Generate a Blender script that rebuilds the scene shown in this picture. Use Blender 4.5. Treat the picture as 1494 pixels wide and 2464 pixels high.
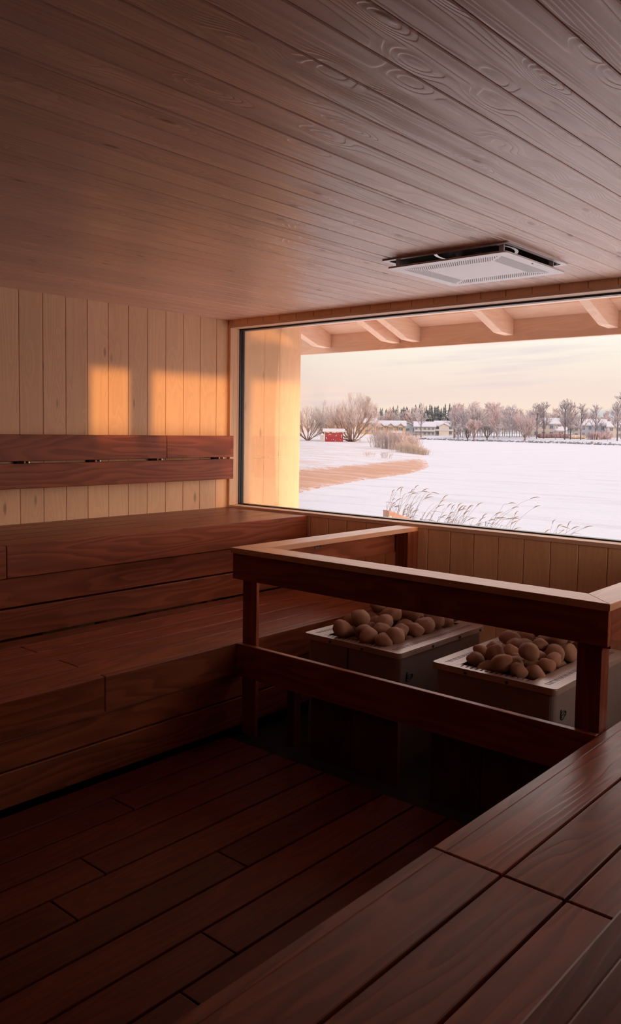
import bpy, math, random
from mathutils import Vector, Matrix, noise as mnoise
R = random.Random(7)
sc = bpy.context.scene
col = sc.collection
for o in list(bpy.data.objects): bpy.data.objects.remove(o)

# ---------------------------------------------------------------- camera
S = 0.7                      # one layout unit in metres (five boards of the cladding)
EYE = 1.33                   # eye height over the sauna floor
def W(p): return Vector((p[0]*S, p[1]*S, p[2]*S+EYE))
cam_d = bpy.data.cameras.new('camera'); cam = bpy.data.objects.new('camera', cam_d); col.objects.link(cam)
rr = Vector((0.7532427947, 0.6575844058, 0.0144236468)); uu = Vector((-0.0546555350, 0.0407229598, 0.9976745025)); ff = Vector((-0.6554678213, 0.7522794626, -0.0666149036))
m = Matrix((rr, uu, -ff)).transposed().to_4x4(); m.translation = Vector((0, 0, EYE)); cam.matrix_world = m
cam_d.sensor_fit = 'VERTICAL'; cam_d.sensor_height = 36; cam_d.sensor_width = 36*1494/2464
cam_d.lens = 1996.0/2464*36; cam_d.shift_y = -63.8/2464; cam_d.clip_start = 0.05; cam_d.clip_end = 4000
sc.camera = cam
# ---------------------------------------------------------------- view, world, sun
sc.view_settings.view_transform = 'Standard'; sc.view_settings.look = 'None'
sc.view_settings.gamma = 1; sc.view_settings.use_curve_mapping = False
sc.view_settings.exposure = 0.0
sc.cycles.max_bounces = 10; sc.cycles.diffuse_bounces = 6; sc.cycles.transparent_max_bounces = 24
SKY_STRENGTH = 1.0
SUN_E = 2.2; SUN_EL = 1.4; GLOW = 13.5
sun_d = bpy.data.lights.new('low_sun', 'SUN'); sun = bpy.data.objects.new('low_sun', sun_d); col.objects.link(sun)
sun_d.energy = SUN_E; sun_d.angle = math.radians(0.9); sun_d.color = (1.0, 0.47, 0.14)
sun.location = (40, 0, 3)
sun.rotation_euler = Vector((-1, 0, -math.tan(math.radians(SUN_EL)))).to_track_quat('-Z', 'Y').to_euler()

class NT:
    """small helper for writing node trees"""
    def __init__(s, tree): s.t = tree; s.n = tree.nodes; s.l = tree.links
    def put(s, sock, v):
        if isinstance(v, bpy.types.NodeSocket): s.l.new(v, sock)
        elif isinstance(v, (tuple, list)) and len(v) == 3 and sock.type == 'RGBA': sock.default_value = (*v, 1)
        else: sock.default_value = v
    def math(s, op, a, b=None, c=None, clamp=False):
        n = s.n.new('ShaderNodeMath'); n.operation = op; n.use_clamp = clamp
        for i, v in enumerate((a, b, c)):
            if v is not None: s.put(n.inputs[i], v)
        return n.outputs[0]
    def mix(s, f, a, b, mode='MIX'):
        n = s.n.new('ShaderNodeMix'); n.data_type = 'RGBA'; n.blend_type = mode
        s.put(n.inputs[0], f); s.put(n.inputs[6], a); s.put(n.inputs[7], b); return n.outputs[2]
    def ramp(s, f, pts, interp='LINEAR'):
        n = s.n.new('ShaderNodeValToRGB'); n.color_ramp.interpolation = interp
        e = n.color_ramp.elements
        while len(e) < len(pts): e.new(0.5)
        for q, (p, c) in zip(e, pts): q.position = p; q.color = (*c, 1) if len(c) == 3 else c
        s.put(n.inputs[0], f); return n.outputs[0]
    def step(s, v, a, b):
        n = s.n.new('ShaderNodeMapRange'); n.interpolation_type = 'SMOOTHSTEP'
        s.put(n.inputs[0], v); n.inputs[1].default_value = a; n.inputs[2].default_value = b
        n.inputs[3].default_value = 0; n.inputs[4].default_value = 1; return n.outputs[0]
    def noise(s, v, scale, detail=3, rough=0.5, out=0):
        n = s.n.new('ShaderNodeTexNoise'); s.put(n.inputs['Vector'], v)
        n.inputs['Scale'].default_value = scale; n.inputs['Detail'].default_value = detail; n.inputs['Roughness'].default_value = rough
        return n.outputs[out]
    def vor(s, v, scale, feat='F1'):
        n = s.n.new('ShaderNodeTexVoronoi'); n.feature = feat; s.put(n.inputs['Vector'], v); n.inputs['Scale'].default_value = scale
        return n.outputs['Distance']
    def xyz(s, v):
        n = s.n.new('ShaderNodeSeparateXYZ'); s.put(n.inputs[0], v); return n.outputs
    def vec(s, x, y, z):
        n = s.n.new('ShaderNodeCombineXYZ')
        for i, v in enumerate((x, y, z)): s.put(n.inputs[i], v)
        return n.outputs[0]
    def pos(s): return s.n.new('ShaderNodeNewGeometry').outputs['Position']
    def obj(s): return s.n.new('ShaderNodeTexCoord').outputs['Object']
    def attr(s, name, out='Fac'):
        n = s.n.new('ShaderNodeAttribute'); n.attribute_name = name; return n.outputs[out]
    def bump(s, h, strength=0.3, dist=0.002):
        n = s.n.new('ShaderNodeBump'); n.inputs['Strength'].default_value = strength; n.inputs['Distance'].default_value = dist
        s.put(n.inputs['Height'], h); return n.outputs[0]

def new_mat(name):
    mt = bpy.data.materials.new(name); mt.use_nodes = True
    nt = NT(mt.node_tree); b = mt.node_tree.nodes['Principled BSDF']
    return mt, nt, b
def flat(name, c, rough=0.6, metal=0.0, var=0.0, vscale=8, bump=0.0):
    mt, nt, b = new_mat(name); b.inputs['Roughness'].default_value = rough; b.inputs['Metallic'].default_value = metal
    if var:
        n = nt.noise(nt.obj(), vscale, 4)
        nt.put(b.inputs['Base Color'], nt.mix(n, [x*(1-var) for x in c], [min(1, x*(1+var)) for x in c]))
        if bump: nt.put(b.inputs['Normal'], nt.bump(n, bump, 0.01))
    else: b.inputs['Base Color'].default_value = (*c, 1)
    return mt

wd = bpy.data.worlds.new('winter_sky'); sc.world = wd; wd.use_nodes = True
wt = NT(wd.node_tree); bg = wd.node_tree.nodes['Background']
dv = wt.n.new('ShaderNodeTexCoord').outputs['Generated']; x, y, z = wt.xyz(dv)
base = wt.ramp(wt.math('MULTIPLY', wt.math('MAXIMUM', z, 0), 1.0), [(0.0, (1.02, 0.78, 0.67)), (0.022, (1.05, 0.85, 0.70)), (0.05, (1.02, 0.82, 0.73)), (0.085, (1.06, 0.94, 0.82)), (0.122, (1.12, 1.05, 0.96)), (0.165, (2.9, 2.5, 2.3)), (0.32, (3.4, 3.0, 2.85)), (0.55, (2.3, 2.1, 2.1)), (1.0, (1.4, 1.35, 1.45))])
azr = wt.math('ARCTAN2', x, y)
cv = wt.vec(wt.math('MULTIPLY', azr, 1.7), 3.3, wt.math('SUBTRACT', wt.math('MULTIPLY', z, 26), wt.math('MULTIPLY', azr, 1.6)))
cl = wt.step(wt.noise(cv, 1.5, 5, 0.55), 0.5, 0.72)
clm = wt.math('MULTIPLY', wt.math('MULTIPLY', cl, wt.math('SUBTRACT', 1, wt.step(z, 0.09, 0.2))), 0.75)
c1 = wt.mix(clm, base, (0.84, 0.70, 0.74))
# low blue-grey cloud bank towards the right of the view
bk = wt.step(wt.math('ADD', wt.math('SUBTRACT', wt.math('MULTIPLY', wt.math('ADD', azr, 0.553), 0.155), z), wt.math('MULTIPLY', wt.noise(cv, 3, 3), 0.008)), 0.0, 0.008)
c2 = wt.mix(wt.math('MULTIPLY', bk, 0.8), c1, (0.62, 0.68, 0.76))
c3 = wt.mix(wt.step(z, -0.02, -0.003), (0.75, 0.72, 0.76), c2)
# bright warm glow of the sky around the low sun, far to the right of the view
ge = math.radians(5)
gd = wt.math('ADD', wt.math('MULTIPLY', x, math.cos(ge)), wt.math('MULTIPLY', z, math.sin(ge)))
gl = wt.math('MULTIPLY', wt.math('POWER', wt.math('MAXIMUM', gd, 0), 11), wt.step(z, -0.01, 0.01))
c3 = wt.mix(1.0, c3, wt.mix(gl, (0, 0, 0), tuple(v*GLOW for v in (1.0, 0.68, 0.50))), 'ADD')
wt.put(bg.inputs[0], c3); bg.inputs[1].default_value = SKY_STRENGTH

# ---------------------------------------------------------------- mesh building
class MB:
    def __init__(s): s.v = []; s.f = []; s.a = []; s.mi = []
    def add(s, vs, fs, a=None, mi=0):
        a = R.random() if a is None else a
        o = len(s.v); s.v += [Vector(v) for v in vs]; s.f += [tuple(i+o for i in f) for f in fs]
        s.a += [a]*len(vs); s.mi += [mi]*len(fs); return s
    def boxm(s, x0, x1, y0, y1, z0, z1, a=None, mi=0):          # metres
        vs = [(x, y, z) for z in (z0, z1) for y in (y0, y1) for x in (x0, x1)]
        return s.add(vs, [(0, 2, 3, 1), (4, 5, 7, 6), (0, 1, 5, 4), (2, 6, 7, 3), (0, 4, 6, 2), (1, 3, 7, 5)], a, mi)
    def box(s, x0, x1, y0, y1, z0, z1, a=None, mi=0):           # layout units
        p, q = W((x0, y0, z0)), W((x1, y1, z1)); return s.boxm(p.x, q.x, p.y, q.y, p.z, q.z, a, mi)
    def prism(s, bot, top, a=None, mi=0):                       # two matching loops, metres
        n = len(bot)
        return s.add(list(bot)+list(top), [tuple(range(n-1, -1, -1)), tuple(range(n, 2*n))]+[(i, (i+1) % n, (i+1) % n+n, i+n) for i in range(n)], a, mi)
    def tube(s, pts, rad, n=3, a=None, mi=0, cap=True):
        pts = [Vector(p) for p in pts]; vs = []; fs = []
        for i, p in enumerate(pts):
            d = (pts[min(i+1, len(pts)-1)]-pts[max(i-1, 0)]).normalized()
            e = Vector((0, 0, 1)) if abs(d.z) < 0.9 else Vector((1, 0, 0))
            u = d.cross(e).normalized(); w = d.cross(u); r = rad[i] if isinstance(rad, (list, tuple)) else rad
            vs += [p+(u*math.cos(2*math.pi*k/n)+w*math.sin(2*math.pi*k/n))*r for k in range(n)]
        for i in range(len(pts)-1):
            fs += [(i*n+k, i*n+(k+1) % n, (i+1)*n+(k+1) % n, (i+1)*n+k) for k in range(n)]
        if cap: fs += [tuple(range(n-1, -1, -1)), tuple(range((len(pts)-1)*n, len(pts)*n))]
        return s.add(vs, fs, a, mi)
    def build(s, name, mat, parent=None, bevel=0.0, origin=None, smooth=False, seg=2):
        me = bpy.data.meshes.new(name)
        if origin is None:
            xs = [v.x for v in s.v]; ys = [v.y for v in s.v]; zs = [v.z for v in s.v]
            origin = Vector(((min(xs)+max(xs))/2, (min(ys)+max(ys))/2, min(zs)))
        origin = Vector(origin)
        me.from_pydata([v-origin for v in s.v], [], s.f)
        at = me.attributes.new('plank', 'FLOAT', 'POINT'); at.data.foreach_set('value', s.a)
        for mm in (mat if isinstance(mat, (list, tuple)) else [mat]): me.materials.append(mm)
        me.polygons.foreach_set('material_index', s.mi)
        if smooth: me.polygons.foreach_set('use_smooth', [True]*len(s.f))
        me.update()
        o = bpy.data.objects.new(name, me); col.objects.link(o)
        if parent is not None: o.parent = parent; o.location = origin-wpos(parent)
        else: o.location = origin
        if bevel:
            b = o.modifiers.new('bevel', 'BEVEL'); b.width = bevel; b.segments = seg; b.limit_method = 'ANGLE'
        return o
def wpos(o):
    p = Vector(o.location)
    while o.parent is not None: o = o.parent; p = p+Vector(o.location)
    return p
def tag(o, label, cat, group=None, kind=None):
    o['label'] = label; o['category'] = cat
    if group: o['group'] = group
    if kind: o['kind'] = kind
    return o
def empty(name, loc, label=None, cat=None, group=None):
    o = bpy.data.objects.new(name, None); o.empty_display_size = 0.1; col.objects.link(o); o.location = loc
    if label: tag(o, label, cat, group)
    return o
def struct(o): o['kind'] = 'structure'; return o
def clone(root, loc, label=None, rot=0.0, scale=1.0):
    c = root.copy(); col.objects.link(c); c.location = loc; c.rotation_euler = (0, 0, rot); c.scale = (scale,)*3
    if label: c['label'] = label
    for ch in root.children:
        d = ch.copy(); col.objects.link(d); d.parent = c
    return c

# ---------------------------------------------------------------- materials
def wood(name, c_light, c_dark, axis, contrast=0.5, rings=7, rough=0.42, bump=0.25, knots=0.5, var=0.25, fib=0.35, stretch=1.0, along=0.8, knotc=None, kscale=1.0, across=7.0, warpk=0.16, spec=0.5):
    mt, nt, b = new_mat(name)
    p = nt.xyz(nt.pos()); r = nt.attr('plank')
    i = 'xyz'.index(axis); a, q, t = p[i], p[(i+1) % 3], p[(i+2) % 3]
    o1 = nt.math('MULTIPLY', r, 57.0); o2 = nt.math('MULTIPLY', r, 91.0)
    def V(sa, sb):
        return nt.vec(nt.math('ADD', nt.math('MULTIPLY', a, sa), o1), nt.math('ADD', nt.math('MULTIPLY', q, sb), o2), nt.math('MULTIPLY', t, sb))
    kd = nt.vor(V(kscale*1.9, kscale*6.5), 1.0); knot = nt.math('MULTIPLY', nt.math('SUBTRACT', 1, nt.step(kd, 0.04, 0.13)), knots)
    warp = nt.math('MULTIPLY', nt.math('SUBTRACT', 1, nt.step(kd, 0.0, 0.5)), warpk if knots else 0.0)
    h = nt.math('ADD', nt.noise(V(along*stretch, across*stretch), 1.0, 2.0, 0.45), warp)
    s = nt.math('FRACT', nt.math('MULTIPLY', h, rings*3.0))
    band = nt.math('MULTIPLY', nt.step(s, 0.0, 0.75), nt.math('SUBTRACT', 1, nt.step(s, 0.82, 1.0)))
    fine = nt.noise(V(7.0, 210.0), 1.0, 2.0, 0.6)
    blot = nt.noise(V(1.3, 9.0), 1.0, 3.0, 0.6)
    f = nt.math('ADD', nt.math('MULTIPLY', band, contrast), nt.math('MULTIPLY', nt.math('SUBTRACT', fine, 0.5), fib))
    f = nt.math('ADD', f, nt.math('MULTIPLY', nt.math('SUBTRACT', blot, 0.5), 0.8), clamp=True)
    c = nt.mix(f, c_light, c_dark)
    kc = knotc or tuple(x*0.35 for x in c_dark)
    c = nt.mix(nt.math('MULTIPLY', knot, 0.85), c, kc)
    rv = nt.math('FRACT', nt.math('MULTIPLY', r, 7.31))
    br = nt.math('ADD', 1-var*0.5, nt.math('MULTIPLY', rv, var))
    hs = nt.n.new('ShaderNodeHueSaturation'); nt.put(hs.inputs['Value'], br); nt.put(hs.inputs['Color'], c)
    nt.put(b.inputs['Base Color'], hs.outputs[0]); b.inputs['Specular IOR Level'].default_value = spec
    nt.put(b.inputs['Roughness'], nt.math('ADD', rough, nt.math('MULTIPLY', fine, 0.14)))
    hh = nt.math('ADD', nt.math('MULTIPLY', band, 0.55), nt.math('ADD', nt.math('MULTIPLY', fine, 0.35), nt.math('MULTIPLY', knot, 1.4)))
    hh = nt.math('ADD', hh, nt.math('MULTIPLY', nt.noise(V(3.0, 12.0), 1.0, 1.0), 2.2))
    nt.put(b.inputs['Normal'], nt.bump(hh, bump, 0.002))
    return mt
PINE_L, PINE_D = (0.94, 0.63, 0.38), (0.80, 0.48, 0.27)
M = {}
M['ceil'] = wood('ceiling_spruce', (0.89, 0.59, 0.45), (0.62, 0.37, 0.27), 'y', 0.42, 13, 0.27, 0.5, 1.0, 0.16, 0.4, knotc=(0.34, 0.16, 0.08), kscale=1.9, along=0.22, across=6.0, warpk=0.10)
M['pine_z'] = wood('spruce_cladding', PINE_L, PINE_D, 'z', 0.3, 5, 0.5, 0.2, 0.8, 0.12, 0.2, knotc=(0.34, 0.17, 0.08), kscale=1.5, along=0.4)
M['pine_x'] = wood('spruce_trim_x', (0.88, 0.63, 0.47), (0.72, 0.47, 0.34), 'x', 0.35, 5, 0.5, 0.2, 0.4, 0.1, 0.25)
M['pine_y'] = wood('spruce_trim_y', (0.88, 0.63, 0.47), (0.72, 0.47, 0.34), 'y', 0.35, 5, 0.5, 0.2, 0.5, 0.1, 0.25)
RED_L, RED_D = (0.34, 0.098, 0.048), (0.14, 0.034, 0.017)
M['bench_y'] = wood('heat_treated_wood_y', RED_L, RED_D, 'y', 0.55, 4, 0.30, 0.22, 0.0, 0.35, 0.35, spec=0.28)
M['bench_x'] = wood('heat_treated_wood_x', RED_L, RED_D, 'x', 0.55, 4, 0.30, 0.22, 0.0, 0.35, 0.35, spec=0.28)
M['bench_z'] = wood('heat_treated_wood_z', RED_L, RED_D, 'z', 0.55, 4, 0.30, 0.22, 0.0, 0.35, 0.35, spec=0.28)
M['cap_x'] = wood('worn_rail_top_x', (0.74, 0.41, 0.26), (0.52, 0.25, 0.15), 'x', 0.4, 4, 0.34, 0.2, 0.0, 0.15, 0.3)
M['cap_y'] = wood('worn_rail_top_y', (0.74, 0.41, 0.26), (0.52, 0.25, 0.15), 'y', 0.4, 4, 0.34, 0.2, 0.0, 0.15, 0.3)
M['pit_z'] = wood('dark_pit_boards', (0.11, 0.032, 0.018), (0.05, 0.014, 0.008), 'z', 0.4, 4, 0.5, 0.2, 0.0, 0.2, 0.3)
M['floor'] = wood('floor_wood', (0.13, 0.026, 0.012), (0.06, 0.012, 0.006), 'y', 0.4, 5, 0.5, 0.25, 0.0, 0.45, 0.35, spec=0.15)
M['floor_z'] = wood('dark_wall_boards', (0.16, 0.05, 0.03), (0.08, 0.02, 0.012), 'z', 0.4, 5, 0.5, 0.2, 0.0, 0.2, 0.3)
M['dark'] = flat('dark_backing', (0.02, 0.012, 0.01), 0.9)
M['groove'] = flat('groove_shadow_backing', (0.22, 0.10, 0.06), 0.9)
M['steel'] = flat('polished_steel', (0.55, 0.53, 0.52), 0.22, 1.0, 0.2, 3)
M['white'] = flat('white_lacquered_metal', (0.92, 0.87, 0.87), 0.25, 0.0, 0.04, 2)
M['heater'] = flat('grey_heater_enamel', (0.46, 0.35, 0.31), 0.32, 0.3, 0.08, 6)
M['heater_body'] = flat('dark_grey_heater_side', (0.27, 0.22, 0.21), 0.42, 0.2, 0.08, 6)
M['black'] = flat('black_rubber_gasket', (0.015, 0.014, 0.016), 0.4)
M['bolt'] = flat('zinc_bolt', (0.65, 0.6, 0.56), 0.3, 1.0)
M['hole'] = flat('dark_perforation', (0.03, 0.028, 0.03), 0.8)
# glass: clear pane, lets the light straight through, faint mirror at grazing angles
gm, nt, b = new_mat('window_glass')
nt.n.remove(b); out = nt.n['Material Output']
tr = nt.n.new('ShaderNodeBsdfTransparent'); tr.inputs[0].default_value = (0.985, 0.985, 0.98, 1)
gl = nt.n.new('ShaderNodeBsdfGlossy'); gl.inputs['Roughness'].default_value = 0.0
fr = nt.n.new('ShaderNodeFresnel'); fr.inputs[0].default_value = 1.45
mx = nt.n.new('ShaderNodeMixShader'); nt.put(mx.inputs[0], nt.math('MULTIPLY', fr.outputs[0], 0.6)); nt.l.new(tr.outputs[0], mx.inputs[1]); nt.l.new(gl.outputs[0], mx.inputs[2]); nt.l.new(mx.outputs[0], out.inputs[0])
M['glass'] = gm

# ---------------------------------------------------------------- room dimensions (layout units)
ICE = EYE-3.2
XL, XR, YW, YB = -5.69, 0.64, 5.342, -3.6
ZF, ZC = -1.9, 1.0
WIN_B, WIN_T = -0.711, 0.930
# ---- floor
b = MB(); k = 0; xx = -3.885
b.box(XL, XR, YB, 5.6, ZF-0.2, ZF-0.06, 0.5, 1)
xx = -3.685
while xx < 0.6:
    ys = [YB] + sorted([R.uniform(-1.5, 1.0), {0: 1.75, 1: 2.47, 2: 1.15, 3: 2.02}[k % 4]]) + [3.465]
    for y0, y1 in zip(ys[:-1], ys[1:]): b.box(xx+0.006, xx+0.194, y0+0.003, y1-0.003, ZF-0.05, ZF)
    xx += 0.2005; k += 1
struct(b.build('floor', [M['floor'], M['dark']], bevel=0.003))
# ---- ceiling with the opening of the ventilation unit
VX0, VX1, VY0, VY1 = -2.92, -2.15, 4.005, 4.705
b = MB(); g = -0.9285-0.1493*33
while g < XR:
    x0, x1 = g+0.0025, g+0.1493-0.0025
    if x1 > XL:
        x0 = max(x0, XL); x1 = min(x1, XR); a = R.random()
        cuts = sorted({x0, x1, *[v for v in (VX0, VX1) if x0 < v < x1]})
        for c0, c1 in zip(cuts[:-1], cuts[1:]):
            if (c0+c1)/2 > VX0 and (c0+c1)/2 < VX1:
                b.box(c0, c1, YB, VY0, ZC, ZC+0.025, a); b.box(c0, c1, VY1, YW, ZC, ZC+0.025, a)
            else: b.box(c0, c1, YB, YW, ZC, ZC+0.025, a)
    g += 0.1493
for q in ((XL-.2, VX0, YB, YW+.15), (VX1, XR+.2, YB, YW+.15), (VX0, VX1, YB, VY0), (VX0, VX1, VY1, YW+.15)):
    b.box(*q, ZC+0.012, ZC+0.3, 0.5, 1)
struct(b.build('ceiling', [M['ceil'], M['groove']], bevel=0.0022, seg=1))
# ---- left wall
b = MB(); g = 3.233-0.1963*28
while g < YW:
    y0, y1 = g+0.0014, min(g+0.1963-0.0014, YW)
    if y1 > YB and y1-y0 > 0.01: b.box(XL-0.025, XL, max(y0, YB), y1, ZF-0.1, ZC+0.01)
    g += 0.1963
b.box(XL-0.2, XL-0.006, YB, YW+0.2, ZF-0.2, ZC+0.3, 0.5, 1)
struct(b.build('wall_left', [M['pine_z'], M['groove']], bevel=0.002, seg=1))
# ---- window wall: boards under the sill and over the opening
b = MB(); g = -2.267-0.1985*18
while g < XR:
    x0, x1 = max(g+0.0022, XL), min(g+0.1985-0.0022, XR)
    if x1-x0 > 0.01:
        b.box(x0, x1, YW, YW+0.025, ZF-0.1, WIN_B-0.004); b.box(x0, x1, YW, YW+0.025, WIN_T+0.004, ZC+0.01)
    g += 0.1985
b.box(XL-0.2, XR+0.2, YW+0.006, YW+0.26, ZF-0.6, WIN_B-0.03, 0.5, 1); b.box(XL-0.2, XR+0.2, YW+0.006, YW+0.26, WIN_T+0.03, ZC+0.35, 0.5, 1)
struct(b.build('wall_front', [M['pine_z'], M['groove']], bevel=0.002, seg=1))
# ---- right wall with a window beside the corner, back wall
WY0, WY1, WM0, WM1, RW_B, RW_T = 3.84, 5.342, 4.235, 4.45, -0.70, 0.90
b = MB()
for q in ((YB, WY0, ZF-0.2, ZC+0.3), (WY0, WY1, ZF-0.2, RW_B), (WY0, WY1, RW_T, ZC+0.3), (WM0, WM1, RW_B, RW_T), (WY1, WY1+0.26, ZF-.2, ZC+.3)):
    b.box(XR, XR+0.16, *q)
struct(b.build('wall_right', M['floor_z'], bevel=0.002))
b = MB(); b.box(XL-0.2, XR+0.2, YB-0.15, YB, ZF-0.2, ZC+0.3); struct(b.build('wall_back', M['floor_z']))
b = MB()
for k in range(26): b.boxm(12.0, 12.03, -5.0+k*0.3355, -4.67+k*0.3355, ICE, 1.66)
for z in (1.2, -0.2, -1.4): b.boxm(12.03, 12.08, -5.0, 3.72, z, z+0.1)
struct(b.build('sun_block_fence', M['pine_z'], bevel=0.003))  # unseen fence, added to keep the lowest sun rays off the backrest
# ---- big window
w = empty('window_1', W(((XL+XR)/2, YW+0.1, WIN_B))); struct(w)
b = MB(); b.box(XL, XR, YW-0.004, YW+0.13, WIN_B-0.03, WIN_B); b.build('window_sill', M['pine_x'], w, 0.002)
b = MB(); b.box(XL, XR, YW-0.004, YW+0.13, WIN_T, WIN_T+0.025); b.build('window_head', M['pine_x'], w, 0.002)
b = MB(); b.box(XL-0.02, XL+0.03, YW-0.002, YW+0.045, WIN_B, WIN_T); b.box(XL-0.02, XL+0.029, YW+0.045, YW+0.09, WIN_B, WIN_T); b.box(XL-0.02, XL+0.03, YW+0.09, YW+0.115, WIN_B, WIN_T); b.build('window_jamb', M['pine_z'], w, 0.0015)
b = MB()
y0, y1 = YW+0.115, YW+0.175
b.box(XL+0.02, XL+0.037, y0, y0+0.018, WIN_B, WIN_T); b.box(XL+0.02, XL+0.033, y0+0.018, y0+0.03, WIN_B, WIN_T); b.box(XL+0.02, XL+0.037, y0+0.03, y1, WIN_B, WIN_T)
b.box(XL+0.02, XR, y0, y1, WIN_B-0.01, WIN_B+0.010); b.box(XL+0.02, XR, y0, y1, WIN_T-0.014, WIN_T+0.01)
b.build('window_gasket', M['black'], w, 0.001)
b = MB(); b.box(XL+0.03, XR, YW+0.143, YW+0.149, WIN_B, WIN_T-0.005); b.build('window_pane', M['glass'], w)
b = MB(); b.box(XL-0.1, XR+0.1, YW+0.175, YW+0.235, WIN_T-0.012, WIN_T+0.1); b.box(XL+0.03, XR+0.1, YW+0.175, YW+0.3, WIN_B-0.1, WIN_B-0.035); b.build('window_outer_frame', M['pine_x'], w, 0.002)
w = empty('window_2', W((XR+0.08, 4.6, RW_B))); struct(w)
for (a0, a1) in ((WY0, WM0), (WM1, WY1)):
    b = MB()
    b.box(XR+0.05, XR+0.09, a0, a1, RW_B, RW_B+0.01); b.box(XR+0.05, XR+0.09, a0, a1, RW_T-0.01, RW_T)
    b.box(XR+0.05, XR+0.09, a0, a0+0.012, RW_B, RW_T); b.box(XR+0.05, XR+0.09, a1-0.012, a1, RW_B, RW_T)
    b.build('window_frame', M['black'], w)
    b = MB(); b.box(XR+0.067, XR+0.073, a0, a1, RW_B, RW_T); b.build('window_pane', M['glass'], w)
# ---- outside wing wall, soffit, fascia, rafters
XW = XL+0.03
def soff(y): return 1.014+0.36*(6.85-y)
b = MB()
yy = YW+0.175
for y1 in (5.793, 6.008, 6.319):
    P = [(XW-0.13, yy+0.0008, -2.3), (XW, yy+0.0008, -2.3), (XW, y1-0.0008, -2.3), (XW-0.13, y1-0.0008, -2.3)]
    b.prism([W(p) for p in P], [W((p[0], p[1], soff(p[1]))) for p in P]); yy = y1
struct(b.build('wall_outside', M['pine_z'], bevel=0.0012, seg=1))
b = MB(); yy = 6.849; n = 0
while yy > 5.4:
    y0 = yy-0.2
    P = [(-7.4, y0+0.002), (2.3, y0+0.002), (2.3, yy-0.002), (-7.4, yy-0.002)]
    b.prism([W((p[0], p[1], soff(p[1]))) for p in P], [W((p[0], p[1], soff(p[1])+0.03)) for p in P]); yy = y0
P = [(-7.4, 5.3), (2.3, 5.3), (2.3, 6.848), (-7.4, 6.848)]
b.prism([W((p[0], p[1], soff(p[1])+0.025)) for p in P], [W((p[0], p[1], soff(p[1])+0.09)) for p in P], 0.5, 1)
# eave over the right-hand side wall
b.box(XR+0.16, 1.95, YB, 5.4, 0.98, 1.04, 0.3)
struct(b.build('ceiling_outside', [M['pine_x'], M['groove']], bevel=0.0015, seg=1))
b = MB(); b.box(-7.4, 2.3, 6.85, 6.905, 0.823, 1.12)
tag(b.build('fascia_board', M['pine_x'], bevel=0.003), 'long pale wooden board closing the front edge of the roof overhang outside the window', 'board')
b = MB(); b.box(1.9, 1.95, YB, 6.84, 0.655, 1.04)
struct(b.build('trim_1', M['pine_y'], bevel=0.003))
def rafter(xl, wdt, label, mat):
    b = MB(); b1 = lambda y: 0.883+0.36*(6.64-y)
    L = [(5.56, b1(5.56)), (6.64, 0.883), (6.85, 0.874), (6.85, soff(6.85)), (5.56, soff(5.56))]
    b.prism([W((xl, p[0], p[1])) for p in L], [W((xl+wdt, p[0], p[1])) for p in L])
    return tag(b.build('rafter', mat, bevel=0.003), label, 'rafter', 'rafters under the roof overhang')
rafter(-5.795, 0.09, 'first pale rafter from the left, half hidden behind the outside wing wall', M['pine_y'])
rafter(-4.90, 0.085, 'second pale rafter from the left, tight beside the next one', M['pine_y'])
rafter(-4.66, 0.085, 'third pale rafter from the left, just right of the one it nearly touches', M['pine_y'])
rafter(-3.665, 0.085, 'fourth pale rafter from the left, alone above the open lake view', M['pine_y'])
rafter(-2.72, 0.085, 'rightmost pale rafter, at the right edge of the window', M['pine_y'])
for k, xx in enumerate((-1.76, -0.8, 0.16, 1.1)):
    o = rafter(xx, 0.085, '', M['pine_y']); o.name = 'trim_%d' % (k+2); struct(o)
    for q in ('label', 'category', 'group'): del o[q]

# ---------------------------------------------------------------- benches
BS = 2.565    # seam between the bench modules
def bench(name, label, group, x_wall, x_front, ztop, y0, y1, boards, side=1, seat_gaps=None, extra_seams=(), cut=None):
    """x_front is the outer face, side=+1 the face looks towards +x, -1 towards -x"""
    zb = ztop-0.06
    e = empty(name, W(((x_wall+x_front)/2, (y0+y1)/2, ZF)), label, 'bench', group)
    b = MB(); edges = seat_gaps
    for gi, (g0, g1) in enumerate(zip(edges[:-1], edges[1:])):
        lo, hi = min(g0, g1)+0.0045, max(g0, g1)-0.0045
        cuts = [y0+0.003]+sorted(s for (s, i) in extra_seams if i == gi)+[y1-0.003]
        for c0, c1 in zip(cuts[:-1], cuts[1:]): b.box(lo, hi, c0+(0.003 if c0 != cuts[0] else 0), c1, zb, ztop)
    b.build('seat', M['bench_y'], e, 0.004)
    zt = ztop+0.002; t = 0.05*side
    for i, (za, zc, rec) in enumerate(boards):
        f = x_front-rec*side; ends = [y0, cut, y1] if cut and i == 0 else [y0, y1]
        for ya, yb in zip(ends[:-1], ends[1:]):
            b = MB(); b.box(min(f-t, f), max(f-t, f), ya+0.0015, yb-0.0015, za, zc)
            b.build('front_board' if i == 0 else 'riser_board', M['bench_y'], e, 0.004)
    # carrying frame under the seat
    xa, xb = sorted((x_wall+0.02*side, x_front-0.085*side))
    n = max(2, int((y1-y0)/0.9)+1)
    for i in range(n):
        yc = y0+0.06+(y1-y0-0.12)*i/(n-1)
        b = MB(); b.box(xa, xb, yc-0.03, yc+0.03, ztop-0.2, zb-0.002); b.build('bearer', M['bench_x'], e)
        for xp in (xa+0.04, xb-0.03):
            b = MB(); b.box(xp-0.03, xp+0.03, yc-0.03, yc+0.03, ZF, ztop-0.2); b.build('leg', M['bench_z'], e)
    return e
UG = [-5.685, -5.56, -5.352, -5.142, -4.932, -4.7185]
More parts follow.
